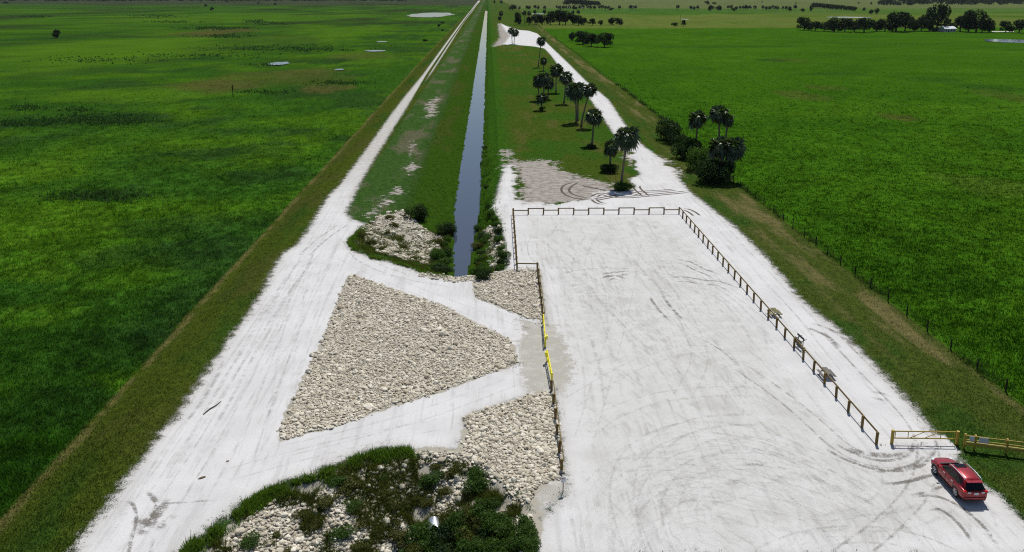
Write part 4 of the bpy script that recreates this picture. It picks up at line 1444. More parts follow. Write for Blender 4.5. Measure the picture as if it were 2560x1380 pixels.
# ------------------------------------------------------------------ small things
m = MB(); m.tube([(-1.15, 0, .03), (-.3, .06, .06), (.4, -.03, .05), (1.1, .05, .03)], [.05, .06, .05, .03], 6)
xx, yy = P(532, 1020)
o = link('fallen_branch', m.mesh('fallen_branch', MAT_BARK), None, (xx, yy, 0.0), 1.20)
tag(o, 'fallen bare branch lying on the left white road', 'branch')
for u, v, s_, lb in ((505, 1195, .17, 'brown clod of earth lying on the left white road'), (569, 1153, .11, 'small dark clod on the left road near the long branch'),
                     (1262, 560, .14, 'dark clod on the white strip beside the canal')):
    xx, yy = P(u, v)
    vv, ff = stone_shape(ICO2, int(u))
    o = link('earth_clod', np_mesh('earth_clod', vv * np.array([1.2, .8, .5]), ff, simple('earth', (0.14, 0.10, 0.065), 0.95)), None, (xx, yy, s_ * .2), 0.5, s_)
    tag(o, lb, 'clod')
xx, yy, zz = on_ground(583, 243, -1.)
m = MB(); m.tube([(0, 0, -.5), (0, 0, 4.6)], [.17, .14], 8)
e = empty('pole', (xx, yy, zz)); link('shaft', m.mesh('shaft', MAT_DPOST), e)
m = MB(); m.box((0, 0, 3.3), (.5, .35, .5), bev=.03); link('box', m.mesh('box', MAT_DPOST), e)
tag(e, 'lone dark pole standing in the left field by the brown patch', 'pole')
xx, yy, zz = on_ground(1700, 64, -.2)
m = MB(); m.tube([(0, 0, -.5), (0, 0, 11.5)], [.2, .14], 8)
o = link('pole', m.mesh('pole', MAT_DPOST), None, (xx, yy, zz)); tag(o, 'thin distant pole beside dark bushes in the far pasture', 'pole')

# culvert: corrugated mitred pipe
e = empty('culvert_pipe')
cx, cy = P(1085, 1322, -1.75)
e.location = (cx, cy, -1.95)
e.rotation_euler = (0, 0, R(186))
e.scale = (.8, .8, .8)
V, Fc = [], []
n, k = 80, 28
for i in range(n):
    q = i / (n - 1)
    for j in range(k):
        a = 2 * math.pi * j / k
        rr = 0.55 + 0.022 * math.sin(i * 1.26)
        z = math.sin(a) * rr
        yv = -1.2 + 1.2 * q + 1.9 * (0.55 - z) * q
        V.append((math.cos(a) * rr, yv, z + .05))
for i in range(n - 1):
    for j in range(k):
        l = (j + 1) % k
        Fc.append((i * k + j, i * k + l, (i + 1) * k + l, (i + 1) * k + j))
tc = NT('corrugated_steel')
nz = tc.noise(tc.n('ShaderNodeTexCoord').outputs['Object'], 6, 4)
MAT_CORR = tc.fin(tc.mix(nz, (0.62, 0.64, 0.67), (0.80, 0.82, 0.85)), 0.32, 0.5, 0.75)
link('pipe', np_mesh('pipe', np.array(V), Fc, MAT_CORR, None, True), e)
m = MB()
ring = [(math.cos(2 * math.pi * j / k) * .56, 1.9 * (0.55 - math.sin(2 * math.pi * j / k) * .56), math.sin(2 * math.pi * j / k) * .56 + .05) for j in range(k + 1)]
m.tube(ring, 0.03, 6, False)
link('rim', m.mesh('rim', MAT_STEEL), e)
tag(e, 'corrugated silver culvert pipe poking out of the foreground thicket', 'culvert')

# ------------------------------------------------------------------ tyre tracks
def track_material():
    t = NT('tyre_track')
    al, ac, sg = t.attr('along'), t.attr('across'), t.attr('strength')
    st = t.math('ABSOLUTE', sg)
    pale = t.ramp(sg, 0.0, -0.02)
    pos = t.n('ShaderNodeNewGeometry').outputs['Position']
    aa = t.math('ABSOLUTE', ac)
    tread = t.math('SINE', t.math('ADD', t.math('MULTIPLY', al, 22.0), t.math('MULTIPLY', aa, 4.0)))
    nz, n2 = t.noise(pos, 1.1, 4, .65), t.noise(pos, 11, 3, .6)
    f = t.math('MULTIPLY', t.ramp(aa, 1.0, 0.25), t.ramp(nz, 0.34, 0.64))
    f = t.math('MULTIPLY', f, t.math('ADD', 0.62, t.math('MULTIPLY', t.ramp(tread, -0.2, 0.4), 0.38)))
    f = t.math('MULTIPLY', f, t.ramp(n2, 0.3, 0.6))
    f = t.math('MULTIPLY', f, t.math('MULTIPLY', t.math('MINIMUM', st, 1.6), 0.95))
    mud = t.ramp(st, 1.9, 2.3)
    f = t.math('MAXIMUM', f, t.math('MULTIPLY', mud, t.math('MULTIPLY', t.ramp(aa, 1.05, 0.5), t.ramp(t.math('ADD', nz, n2), 0.62, 0.95))))
    tr = t.n('ShaderNodeBsdfTransparent')
    df = t.n('ShaderNodeBsdfDiffuse')
    t.put(df.inputs[0], t.mix(pale, t.mix(mud, t.mix(n2, (0.17, 0.155, 0.135), (0.26, 0.245, 0.22)), t.mix(n2, (0.075, 0.06, 0.048), (0.15, 0.125, 0.105))), (0.64, 0.64, 0.635)))
    mx = t.n('ShaderNodeMixShader', f, tr.outputs[0], df.outputs[0])
    t.t.links.new(mx.outputs[0], t.out.inputs[0])
    t.t.nodes.remove(t.b)
    return t.m


TV, TF, TA, TC, TS = [], [], [], [], []
NTRK = [0]


def track(px, strength, width=0.30, gap=1.5, pair=True, world=None):
    p = np.array(world if world else [P(u, v) for u, v in px])
    # smooth the polyline
    for _ in range(3):
        q = [p[0]]
        for i in range(len(p) - 1):
            q += [p[i] * .75 + p[i + 1] * .25, p[i] * .25 + p[i + 1] * .75]
        q.append(p[-1])
        p = np.array(q)
    d = np.gradient(p, axis=0)
    d /= np.linalg.norm(d, axis=1)[:, None] + 1e-9
    nn = np.stack([-d[:, 1], d[:, 0]], 1)
    s = np.concatenate([[0], np.cumsum(np.linalg.norm(np.diff(p, axis=0), axis=1))])
    for o in ((-gap / 2, gap / 2) if pair else (0.0,)):
        b = len(TV)
        NTRK[0] += 1
        for i in range(len(p)):
            fade = min(1, s[i] / 1.0, (s[-1] - s[i]) / 1.0)
            for k in (-1, 1):
                q = p[i] + nn[i] * (o + k * width / 2)
                TV.append((q[0], q[1], 0.004 + 0.0002 * NTRK[0]))
                TA.append(s[i]); TC.append(k); TS.append(strength * fade)
        for i in range(len(p) - 1):
            TF.append((b + 2 * i, b + 2 * i + 1, b + 2 * i + 3, b + 2 * i + 2))


Zc = lambda l: [(1200 + a / 4.571, 360 + b / 4.571) for a, b in l]
track(Zc([(1060, 440), (950, 470), (920, 530), (980, 590), (1120, 630), (1270, 640)]), 2.6, .52, 0, False)
track(Zc([(1130, 435), (1030, 490), (1010, 540), (1080, 590), (1260, 622)]), 2.6, .52, 0, False)
track(Zc([(1130, 470), (1280, 500), (1480, 540)]), 2.6, .8, 0, False)
track(Zc([(1290, 610), (1380, 560), (1500, 600), (1700, 610), (1900, 590), (2380, 545)]), 2.6, .5, 1.0)
track(Zc([(1300, 640), (1450, 610), (1620, 580)]), 2.6, .6, 1.0)
track(Zc([(1290, 620), (1340, 670), (1440, 690)]), 2.6, .5, .9)
track(Zc([(1700, 590), (1850, 545), (2040, 540), (2250, 520)]), 2.6, .45, 1.0)
track(Zc([(1900, 600), (1780, 500), (1800, 470)]), 2.6, .45, 1.2)
track(Zc([(2300, 740), (2400, 760), (2490, 830)]), 2.6, .45, 1.1)
track([(1690, 653), (1717, 656), (1740, 670), (1790, 690)], 1.5, .45, 1.4)
track([(1680, 699), (1717, 697), (1750, 705), (1800, 708), (1834, 724)], 1.5, .5, 1.5)
track([(1640, 740), (1660, 770), (1690, 800)], 1.5, .5, 1.6)
track([(1500, 690), (1540, 684), (1575, 682)], 1.5, .7, 1.1)
track([(1510, 700), (1530, 690), (1560, 700)], 1.5, .5, 1.1)
track([(1408, 683), (1463, 672), (1534, 669), (1615, 675), (1676, 687), (1740, 705)], .5, .25, 0, False)
track([(1737, 840), (1784, 863), (1818, 887), (1851, 917)], .75, .3, 0, False)
track([(1851, 917), (1950, 985), (2040, 1060), (2090, 1110), (2160, 1150), (2240, 1158), (2300, 1140), (2315, 1110), (2305, 1075), (2270, 1030), (2200, 960), (2080, 840)], .75, .32, 1.55)
track([(2075, 1115), (2140, 1150), (2220, 1168), (2290, 1155), (2310, 1120)], 1.6, .45, 1.3)
track([(2110, 1120), (2160, 1134), (2215, 1140), (2260, 1134)], 1.6, .9, 0, False)
track([(2190, 1196), (2250, 1190), (2310, 1175), (2340, 1150)], 1.6, .42, 1.5)
track([(2255, 1225), (2300, 1215), (2345, 1198)], 1.6, .4, 1.4)
track([(2300, 1260), (2345, 1252), (2400, 1285), (2440, 1325), (2460, 1360)], 1.6, .38, 1.5)
track([(2310, 1085), (2325, 1140), (2300, 1230), (2200, 1330), (2100, 1400)], .6, .3, 1.5)
track([(1737, 490), (1807, 571), (1901, 675), (2002, 779), (2070, 863), (2150, 960)], .30, .3, 1.6)
track([(2020, 812), (2050, 822), (2085, 838), (2120, 870)], 1.6, .7, 1.5)
track([(2170, 985), (2200, 990), (2230, 1000)], .8, .6, 1.2)
track([(318, 1400), (330, 1340), (343, 1300), (335, 1260), (312, 1250)], 1.6, .36, 0, False)
track([(366, 1225), (384, 1245), (395, 1262), (380, 1300), (345, 1340)], 1.6, .5, 0, False)
track([(385, 1255), (420, 1259), (480, 1254), (540, 1250)], .7, .3, 0, False)
track([(415, 1245), (390, 1290), (350, 1340)], 1.6, 1.3, 0, False)
track([(440, 1285), (410, 1305), (395, 1330)], 1.6, .9, 0, False)
track([(385, 1340), (370, 1400)], .9, .36, 0, False)
track([(330, 1300), (360, 1310), (400, 1275)], 1.6, .8, 0, False)
track([(400, 1290), (440, 1230), (520, 1110), (600, 960), (700, 760), (790, 600), (850, 500)], .23, .30, 1.6)
track([(520, 1060), (590, 930), (660, 810), (740, 680), (790, 630)], .23, .45, 1.6)
track([(440, 1060), (500, 985), (540, 900)], .5, .5, 1.5)
track([(660, 1150), (690, 1050), (740, 900), (800, 740), (850, 650), (860, 580)], .23, .28, 1.6)
track([(760, 640), (800, 600), (860, 560)], .7, .4, 1.4)
track([(700, 1130), (850, 1095), (1050, 1040), (1200, 985), (1290, 950)], .22, .28, 1.6)
track([(560, 1190), (700, 1150), (900, 1100), (1100, 1060)], .22, .3, 1.6)
track([(850, 640), (930, 680), (1050, 730), (1180, 780), (1280, 820)], .22, .28, 1.6)
track([(870, 600), (900, 650), (1000, 690), (1130, 712)], .5, .28, 1.5)
track([(1605, 1400), (1565, 1300), (1550, 1220), (1575, 1140), (1650, 1085), (1760, 1062), (1900, 1085), (2030, 1140), (2200, 1210)], .27, .28, 1.7)
track([(1660, 1400), (1620, 1300), (1625, 1230), (1680, 1160), (1790, 1125), (1930, 1140), (2060, 1200)], .24, .28, 1.7)
track([(1900, 1400), (2000, 1350), (2130, 1332), (2280, 1345), (2400, 1400)], .30, .3, 1.6)
track([(1700, 1000), (1760, 900), (1720, 800), (1650, 700), (1600, 600)], .19, .28, 1.6)
track([(1460, 1100), (1520, 900), (1560, 760), (1590, 600)], .19, .28, 1.6)
track([(1395, 560), (1370, 600), (1320, 590), (1318, 640), (1345, 660)], .5, .25, 0, False)
track([(1420, 1010), (1600, 900), (1780, 860), (1850, 930), (1830, 1050)], .19, .28, 1.6)
# many old faint arcs and passes over the lot and the road
tr_ = random.Random(11)
for k in range(46):
    cu, cv = tr_.uniform(1650, 2050), tr_.uniform(1130, 1400)
    cx, cy = P(cu, cv)
    r0, a0 = tr_.uniform(3.5, 13), tr_.uniform(0, 6.28)
    sw = tr_.uniform(0.9, 2.6)
    pts = []
    for i in range(9):
        a = a0 + sw * i / 8
        x_, y_ = cx + math.cos(a) * r0 * 1.1, cy + math.sin(a) * r0 * 0.85
        if sdf(LOT, np.array([x_]), np.array([y_]))[0] > 0.8 and y_ > 40: pts.append((x_, y_))
        elif pts: break
    if len(pts) > 4:
        track(None, tr_.uniform(.10, .26) if k % 2 else -tr_.uniform(.3, .7), tr_.uniform(.22, .50), 1.6, True, world=pts)
for k in range(34):
    u0, v0 = tr_.uniform(1330, 1700), tr_.uniform(560, 700)
    x0, y0 = P(u0, v0)
    x1, y1 = x0 + tr_.uniform(-3, 9), y0 - tr_.uniform(20, 48)
    bow = tr_.uniform(-3.5, 3.5)
    pts = []
    for i in range(8):
        q = i / 7
        p_ = (x0 + (x1 - x0) * q + bow * math.sin(math.pi * q), y0 + (y1 - y0) * q)
        if sdf(LOT, np.array([p_[0]]), np.array([p_[1]]))[0] > 0.9: pts.append(p_)
        elif pts: break
    if len(pts) > 3: track(None, tr_.uniform(.08, .22) if k % 2 else -tr_.uniform(.25, .6), tr_.uniform(.2, .5), 1.6, True, world=pts)
for k in range(13):
    x0 = tr_.uniform(-26.5, -18.0)
    y0, y1 = tr_.uniform(42, 70), tr_.uniform(85, 125)
    pts = []
    for i in range(8):
        q = i / 7
        p_ = (x0 + (-25 - x0) * q * tr_.uniform(.8, 1.0), y0 + (y1 - y0) * q)
        if sdf(ROAD, np.array([p_[0]]), np.array([p_[1]]))[0] > 0.6 and sdf(TRI, np.array([p_[0]]), np.array([p_[1]]))[0] < -0.6: pts.append(p_)
        elif pts: break
    if len(pts) > 3: track(None, tr_.uniform(.06, .18), tr_.uniform(.2, .5), 1.6, True, world=pts)
o = link('tyre_tracks', np_mesh('tyre_tracks', np.array(TV), np.array(TF), track_material(), dict(along=np.array(TA), across=np.array(TC), strength=np.array(TS))))
tag(o, 'dark tyre tracks crossing the white gravel', 'tracks', kind='stuff')

# ------------------------------------------------------------------ red car
def car_paint():
    t = NT('red_paint')
    t.b.inputs['Coat Weight'].default_value = 0.5
    t.b.inputs['Coat Roughness'].default_value = 0.06
    return t.fin((0.27, 0.004, 0.010), 0.30, 0.4, 0.3)


MAT_RED = car_paint()
MAT_GLASS = NT('dark_glass').fin((0.006, 0.007, 0.009), 0.08, 0.3)
MAT_TYRE = simple('tyre', (0.018, 0.018, 0.019), 0.85, 0.2)
MAT_RIM = simple('alloy', (0.55, 0.56, 0.58), 0.35, 0.5, 0.7, 0.1)
MAT_CHROME = simple('silver_rail', (0.80, 0.81, 0.83), 0.25, 0.5, 0.85, 0.05)
MAT_PLASTIC = simple('black_plastic', (0.02, 0.02, 0.022), 0.6, 0.3)
MAT_TAIL = NT('tail_lamp').fin((0.55, 0.015, 0.012), 0.15, 0.6)
MAT_LAMP = NT('clear_lamp').fin((0.75, 0.77, 0.80), 0.12, 0.6)
MAT_PLATE = simple('number_plate', (0.70, 0.72, 0.74), 0.5)


def build_car(loc, rz):
    """x forward, y left; stations are half sections of the lower body"""
    e = empty('red_suv', loc, rz)
    # station: x, half width at sill, half width max, half width at shoulder, z sill, z mid, z shoulder, z deck
    S = [(-2.27, .60, .70, .66, .44, .62, .88, .92), (-2.22, .76, .84, .80, .36, .62, .98, 1.02), (-2.05, .84, .905, .86, .30, .64, 1.04, 1.06), (-1.6, .87, .92, .875, .28, .66, 1.05, 1.07),
         (-.9, .87, .92, .885, .26, .66, 1.02, 1.05), (0, .87, .92, .885, .26, .64, .99, 1.03), (.85, .87, .92, .875, .26, .63, .97, 1.02), (1.25, .86, .915, .84, .27, .62, .95, 1.00),
         (1.6, .84, .90, .76, .28, .60, .90, .96), (1.95, .80, .87, .66, .28, .58, .84, .89), (2.18, .70, .77, .56, .30, .56, .76, .80), (2.28, .50, .58, .44, .34, .54, .68, .71)]
    rows = []
    for x, ws, wm, wh, zs, zm, zh, zd in S:
        half = [(0, zs), (ws * .85, zs), (ws, zs + .06), (wm - .015, zm - .16), (wm, zm), (wm - .012, zm + .16), (wh + .015, zh - .04), (wh - .05, zd - .008), (wh * .5, zd + .022), (0, zd + .03)]
        ring = [(x, y, z) for y, z in half] + [(x, -y, z) for y, z in half[-2:0:-1]]
        rows.append(ring)
    k = len(rows[0])
    V = [p for r in rows for p in r]
    Fc = []
    for i in range(len(rows) - 1):
        for j in range(k):
            l = (j + 1) % k
            Fc.append((i * k + j, (i + 1) * k + j, (i + 1) * k + l, i * k + l))
    Fc.append(tuple(range(k)))
    Fc.append(tuple(range((len(rows) - 1) * k, len(rows) * k))[::-1])
    body = link('body', np_mesh('body', np.array(V), Fc, MAT_RED, None, True), e)
    md = body.modifiers.new('subd', 'SUBSURF'); md.levels = md.render_levels = 2
    # cabin: base ring at the shoulder, roof ring
    def ringpts(x0, x1, w, z, crown=0.0, n=6):
        out = []
        for i in range(n + 1):
            q = i / n
            out.append((x0 + (x1 - x0) * q, w - 0.10 * (2 * q - 1) ** 4, z + crown * math.sin(math.pi * q)))
        return out
    lo = ringpts(-2.16, 1.10, .845, 1.00)
    hi = ringpts(-1.78, .20, .61, 1.555, .10)
    V, Fc = [], []
    for a_, b_ in zip(lo, hi):
        V += [a_, b_, (b_[0], b_[1] * .55, b_[2] + .035), (b_[0], 0, b_[2] + .045), (b_[0], -b_[1] * .55, b_[2] + .035), (b_[0], -b_[1], b_[2]), (a_[0], -a_[1], a_[2])]
    n = len(lo)
    for i in range(n - 1):
        for j in range(6):
            Fc.append((i * 7 + j, (i + 1) * 7 + j, (i + 1) * 7 + j + 1, i * 7 + j + 1))
    Fc.append(tuple(range(7)))
    Fc.append(tuple(range((n - 1) * 7, n * 7))[::-1])
    cab = link('cabin', np_mesh('cabin', np.array(V), Fc, MAT_RED, None, True), e)
    # glass panels, a little proud of the cabin
    def side_pt(q, h, s, out=0.012):
        a_ = np.array([np.interp(q, np.linspace(0, 1, n), [p[c] for p in lo]) for c in range(3)])
        b_ = np.array([np.interp(q, np.linspace(0, 1, n), [p[c] for p in hi]) for c in range(3)])
        p = a_ + (b_ - a_) * h
        return (p[0], s * (p[1] + out), p[2] + out * .4)
    for s in (1, -1):
        for q0, q1, h0a, h0b in ((.63, .93, .12, .10), (.37, .615, .13, .12), (.13, .355, .20, .14)):
            m_, N_ = [], 4
            for i in range(N_ + 1):
                q = q0 + (q1 - q0) * i / N_
                hb = h0a + (h0b - h0a) * i / N_
                ht = .86 if q < .9 else .80
                if q0 < .2: hb = .42 - .28 * min(1, i / 2.0)
                m_ += [side_pt(q, hb, s), side_pt(q, ht, s)]
            f_ = [(2 * i, 2 * i + 2, 2 * i + 3, 2 * i + 1) for i in range(N_)]
            link('side_window', np_mesh('side_window', np.array(m_), f_, MAT_GLASS), e)
    def quad_glass(name, x0, z0, w0, x1, z1, w1, nx_, mat):
        V_ = []
        for i in range(7):
            q = i / 6 * 2 - 1
            bow = .05 * (1 - q * q) * nx_
            V_ += [(x0 + bow, q * w0, z0), (x1 + bow, q * w1, z1)]
        return link(name, np_mesh(name, np.array(V_), [(2 * i, 2 * i + 1, 2 * i + 3, 2 * i + 2) for i in range(6)], mat), e)
    quad_glass('windshield', 1.06, 1.045, .74, .30, 1.575, .57, 1, MAT_GLASS)
    quad_glass('rear_window', -2.165, 1.09, .68, -1.875, 1.475, .56, -1, MAT_GLASS)
    m = MB(); m.box((1.12, 0, 1.035), (.12, 1.36, .03)); link('cowl', m.mesh('cowl', MAT_PLASTIC), e)
    m = MB(); m.box((-.16, 0, 1.682), (.46, .74, .02), bev=.006); link('sunroof', m.mesh('sunroof', MAT_GLASS), e)
    m = MB(); m.box((-1.90, 0, 1.575), (.28, 1.14, .035), bev=.015); link('spoiler', m.mesh('spoiler', MAT_RED), e)
    m = MB(); m.tube([(-1.75, .12, 1.66), (-1.84, .12, 1.72)], [.03, .008], 6); link('antenna_fin', m.mesh('antenna_fin', MAT_PLASTIC), e)
    for s in (1, -1):
        m = MB(); m.tube([(.12, s * .60, 1.62), (.0, s * .60, 1.70), (-.85, s * .60, 1.735), (-1.65, s * .59, 1.69), (-1.78, s * .59, 1.62)], .026, 8)
        link('roof_rail', m.mesh('roof_rail', MAT_CHROME), e)
        m = MB(); m.box((.86, s * 1.0, 1.06), (.12, .22, .15), bev=.03); link('mirror', m.mesh('mirror', MAT_RED), e)
        for xh in (.18, -.82):
            m = MB(); m.box((xh, s * .905, .93), (.20, .035, .035), bev=.008); link('door_handle', m.mesh('door_handle', MAT_CHROME), e)
        for xd in (.92, -.02, -1.0):
            m = MB(); m.box((xd, s * .912, .66), (.012, .02, .58)); link('door_seam', m.mesh('door_seam', MAT_PLASTIC), e)
        m = MB(); m.box((0.0, s * .885, .30), (2.0, .06, .12), bev=.02); link('sill', m.mesh('sill', MAT_PLASTIC), e)
        m = MB(); m.box((-2.17, s * .76, .98), (.20, .24, .16), bev=.04); link('tail_lamp', m.mesh('tail_lamp', MAT_TAIL), e)
        m = MB(); m.box((-2.255, s * .48, .94), (.06, .24, .10), bev=.02); link('reverse_lamp', m.mesh('reverse_lamp', MAT_LAMP), e)
        m = MB(); m.box((2.06, s * .66, .76), (.30, .22, .11), bev=.04); link('headlamp', m.mesh('headlamp', MAT_LAMP), e)
    m = MB(); m.box((-2.285, 0, .87), (.03, .32, .17), bev=.005); link('number_plate', m.mesh('number_plate', MAT_PLATE), e)
    m = MB(); m.box((-2.24, 0, .52), (.16, 1.50, .22), bev=.05); link('rear_bumper', m.mesh('rear_bumper', MAT_RED), e)
    m = MB(); m.box((-2.22, 0, .37), (.12, 1.46, .12), bev=.03); link('bumper_trim', m.mesh('bumper_trim', MAT_PLASTIC), e)
    m = MB(); m.box((2.26, 0, .56), (.08, .80, .16), bev=.02); link('grille', m.mesh('grille', MAT_PLASTIC), e)
    for xw in (1.33, -1.33):
        for s in (1, -1):
            wh = empty('wheel', (xw, s * .80, .355))
            wh.parent = e
            m = MB()
            prof = [(.235, -.11), (.33, -.115), (.355, -.08), (.355, .08), (.33, .115), (.235, .11)]
            nn_ = 28
            V = [(math.cos(2 * math.pi * i / nn_) * r_, y_, math.sin(2 * math.pi * i / nn_) * r_) for i in range(nn_) for r_, y_ in prof]
            Fc = [(i * 6 + j, i * 6 + (j + 1) % 6, ((i + 1) % nn_) * 6 + (j + 1) % 6, ((i + 1) % nn_) * 6 + j) for i in range(nn_) for j in range(6)]
            m.add(V, Fc)
            link('tyre', m.mesh('tyre', MAT_TYRE, True), wh)
            m = MB()
            m.tube([(0, s * .085, 0), (0, s * .115, 0)], .06, 12)
            for q in range(5):
                a = q * 2 * math.pi / 5
                m.tube([(math.cos(a) * .04, s * .105, math.sin(a) * .04), (math.cos(a) * .225, s * .10, math.sin(a) * .225)], [.045, .03], 6)
            m.tube([(math.cos(2 * math.pi * i / 24) * .225, s * .10, math.sin(2 * math.pi * i / 24) * .225) for i in range(25)], .022, 6, False)
            link('rim', m.mesh('rim', MAT_RIM), wh)
            m = MB(); m.tube([(0, s * .02, 0), (0, s * .06, 0)], .21, 20); link('brake_disc', m.mesh('brake_disc', MAT_PLASTIC), wh)
            # wheel arch
            m = MB()
            arc = [(xw + math.cos(a) * .40, s * .895, .355 + math.sin(a) * .40) for a in np.linspace(-.25, math.pi + .25, 16)]
            m.tube(arc, .045, 6)
            link('wheel_arch', m.mesh('wheel_arch', MAT_PLASTIC), e)
    return tag(e, 'red sport utility car with silver roof rails parked by the mustard gate', 'car')


rx, ry = P(2391, 1243)
fx_, fy_ = P(2337, 1183)
hd = math.atan2(fy_ - ry, fx_ - rx)
mx_, my_ = (rx + fx_) / 2, (ry + fy_) / 2
build_car((mx_ + .80 * math.sin(hd), my_ - .80 * math.cos(hd), 0), hd)

# ------------------------------------------------------------------ distant trees
def tree_meshes(seed, n, size, spread=1.0, mat=MAT_OAK):
    """broad crown about 2 units wide and 1.55 high over a short trunk"""
    r = np.random.default_rng(seed)
    bl = [(0, 0, .95, .62, .62, .48)]
    for i in range(9):
        a, q = r.uniform(0, 6.28), r.uniform(.35, .78)
        s = r.uniform(.26, .46)
        bl.append((math.cos(a) * q, math.sin(a) * q, r.uniform(.5, 1.2) - .18 * q, s, s, s * r.uniform(.6, .9)))
    V, Fc, sh = leaves_on(bl, n, size, seed)
    crown = np_mesh('crown', V, Fc, mat, dict(shade=sh))
    m = MB()
    m.tube([(0, 0, -.05), (0.02, 0, .3), (0, 0.02, .75)], [.085, .06, .04], 7)
    for b in bl[1:7]:
        m.tube([(0.01, 0, .3), (b[0] * .5, b[1] * .5, b[2] * .75), (b[0] * .9, b[1] * .9, b[2])], [.045, .03, .012], 5)
    return crown, m.mesh('trunk', MAT_BARK)


def ordn(i):
    n = i + 1
    return '%d%s' % (n, 'th' if 10 < n % 100 < 14 else {1: 'st', 2: 'nd', 3: 'rd'}.get(n % 10, 'th'))


OAKS = [tree_meshes(300 + i, 1700, 0.075) for i in range(4)]
FAROAK = [tree_meshes(320 + i, 420, 0.14) for i in range(4)]


def tree(u, v, wpx, hpx, label, group=None, seed=0, far=False, name='oak_tree'):
    x, y, z = on_ground(u, v, -.3)
    k = (y * math.cos(PITCH) + CAM_H * math.sin(PITCH)) / F
    c, t_ = (FAROAK if far else OAKS)[seed % 4]
    e = empty(name, (x, y, z - .1), (seed * 2.399) % 6.28)
    e.scale = (wpx * k / 2.0, wpx * k / 2.0, hpx * k / 1.5)
    link('trunk', t_, e)
    link('crown', c, e)
    return tag(e, label, 'tree', group)


for i, (u, v, w, h, lb) in enumerate([(1457, 111, 52, 36, 'left broad tree of the three standing in the near pasture'), (1478, 116, 44, 36, 'middle broad tree of the three standing in the near pasture'),
                                      (1511, 118, 46, 40, 'right broad tree of the three standing in the near pasture'), (1432, 102, 26, 24, 'smaller tree at the left of the three pasture trees')]):
    tree(u, v, w, h, lb, None, i)
lb = 'dark tree in the dense grove beyond the sandy road end'
for i, (u, v, w, h) in enumerate([(1295, 62, 24, 27), (1322, 62, 16, 18), (1340, 62, 28, 24), (1356, 62, 24, 22), (1376, 62, 30, 30), (1398, 62, 40, 33), (1414, 62, 34, 31), (1432, 62, 30, 23), (1447, 63, 28, 22), (1460, 62, 20, 16)]):
    tree(u, v, w * 1.05, h * 1.22, '%s dark tree from the left in the dense grove beyond the sandy road end' % ordn(i), 'grove beyond the road end', i)
tree(1481, 63, 22, 19, 'pointed dark tree right of the grove beyond the road end', None, 1)
tree(1501, 64, 13.5, 15, 'narrow small tree between grove and long low tree', None, 2)
tree(1531, 62, 28, 20, 'left half of the long low tree pair right of the grove', None, 3)
tree(1548, 62, 26, 18, 'right half of the long low tree pair right of the grove', None, 0)
for i, (u, cv, rp) in enumerate([(1311, 35, 5.5), (1323, 36, 5.5), (1337, 32, 4), (1361, 31, 4), (1432, 33, 4), (1446, 32, 4.5)]):
    palm(u, 62, u, cv - 3, rp * 1.1, '%s palm from the left rising out of the grove beyond the road end' % ordn(i), 'palms in the grove', i, False)
tree(1686, 66, 18, 11, 'low dark bush left of the distant pole', None, 2)
tree(1709, 66, 14, 18, 'upright dark bush right of the distant pole', None, 1)
lb = 'dark tree in the long belt on the right behind the pasture'
for i, (u, v, w, h) in enumerate([(2010, 76, 40, 27), (2038, 77, 30, 20), (2060, 78, 30, 19), (2085, 80, 44, 30), (2112, 80, 34, 28), (2135, 80, 34, 22), (2160, 81, 44, 31), (2190, 79, 34, 22), (2212, 79, 34, 26),
                                  (2240, 79, 66, 42), (2262, 78, 40, 34), (2285, 78, 30, 24), (2303, 78, 34, 30), (2322, 79, 34, 26), (2400, 79, 40, 32), (2421, 80, 40, 34), (2440, 81, 56, 46), (2455, 81, 30, 26), (2474, 81, 18, 22)]):
    tree(u, v, w * 1.2, h * 1.32, '%s dark tree from the left in the long belt right behind the pasture' % ordn(i), 'right tree belt', i)
tree(2341, 78, 60, 74, 'tallest tree towering over the right tree belt by the white roof', None, 2)
tree(2514, 81, 36, 31, 'dark tree right of the gap in the right tree belt', None, 0)
tree(2548, 82, 46, 37, 'last dark tree of the right belt at the picture edge', None, 1)
tree(2306, 60, 14, 26, 'slim tree behind the belt left of the tallest tree', None, 3)

lb = 'small distant palm in the scattered row across the far pasture'
for i, u in enumerate([1299, 1317, 1322, 1338, 1345, 1361, 1393, 1399, 1408, 1417, 1424, 1434, 1441, 1449, 1457, 1470, 1477, 1486, 1499, 1506, 1514, 1522, 1549, 1576, 1582, 1589, 1694, 1728, 1735, 1744, 1821, 1828, 1840, 1851, 1858, 1864, 1870, 1876,
                       1887, 1908, 1916, 1924, 1932, 1938, 1944, 1958, 1966, 1988]):
    v = 26 + (u % 7) * .35
    palm(u, v, u + (i % 3 - 1) * .6, v - 8.5 - (i % 4) * .7, 3.8 + (i % 3) * .4, '%s small distant palm from the left in the row across the far pasture' % ordn(i), 'far row of palms', i, False)
FT = [(1282, 26, 22, 15), (1777, 28, 19, 15), (1797, 28, 17, 14), (1834, 28, 12, 8), (1974, 29, 11, 14), (2006, 30, 13, 9), (2027, 29, 10, 14), (1528, 27, 14, 8), (2160, 28, 8, 10), (2178, 36, 14, 12), (2192, 36, 14, 15), (1768, 12, 14, 10), (1785, 11, 12, 6),
                                  (1253, 10, 9, 9), (1236, 10, 6, 9), (1905, 7, 4, 4), (1990, 9, 4, 4), (2147, 10, 5, 5), (2178, 12, 6, 7), (2197, 12, 6, 6)]
FO = [sorted(FT).index(q) for q in FT]
for i, (u, v, w, h) in enumerate(FT):
    tree(u, v, w, h * 1.1, '%s distant round tree from the left near the far palm row' % ordn(FO[i]), 'far scattered trees', i, True)
lb = 'hazy tree in the far dark clump on the right pasture'
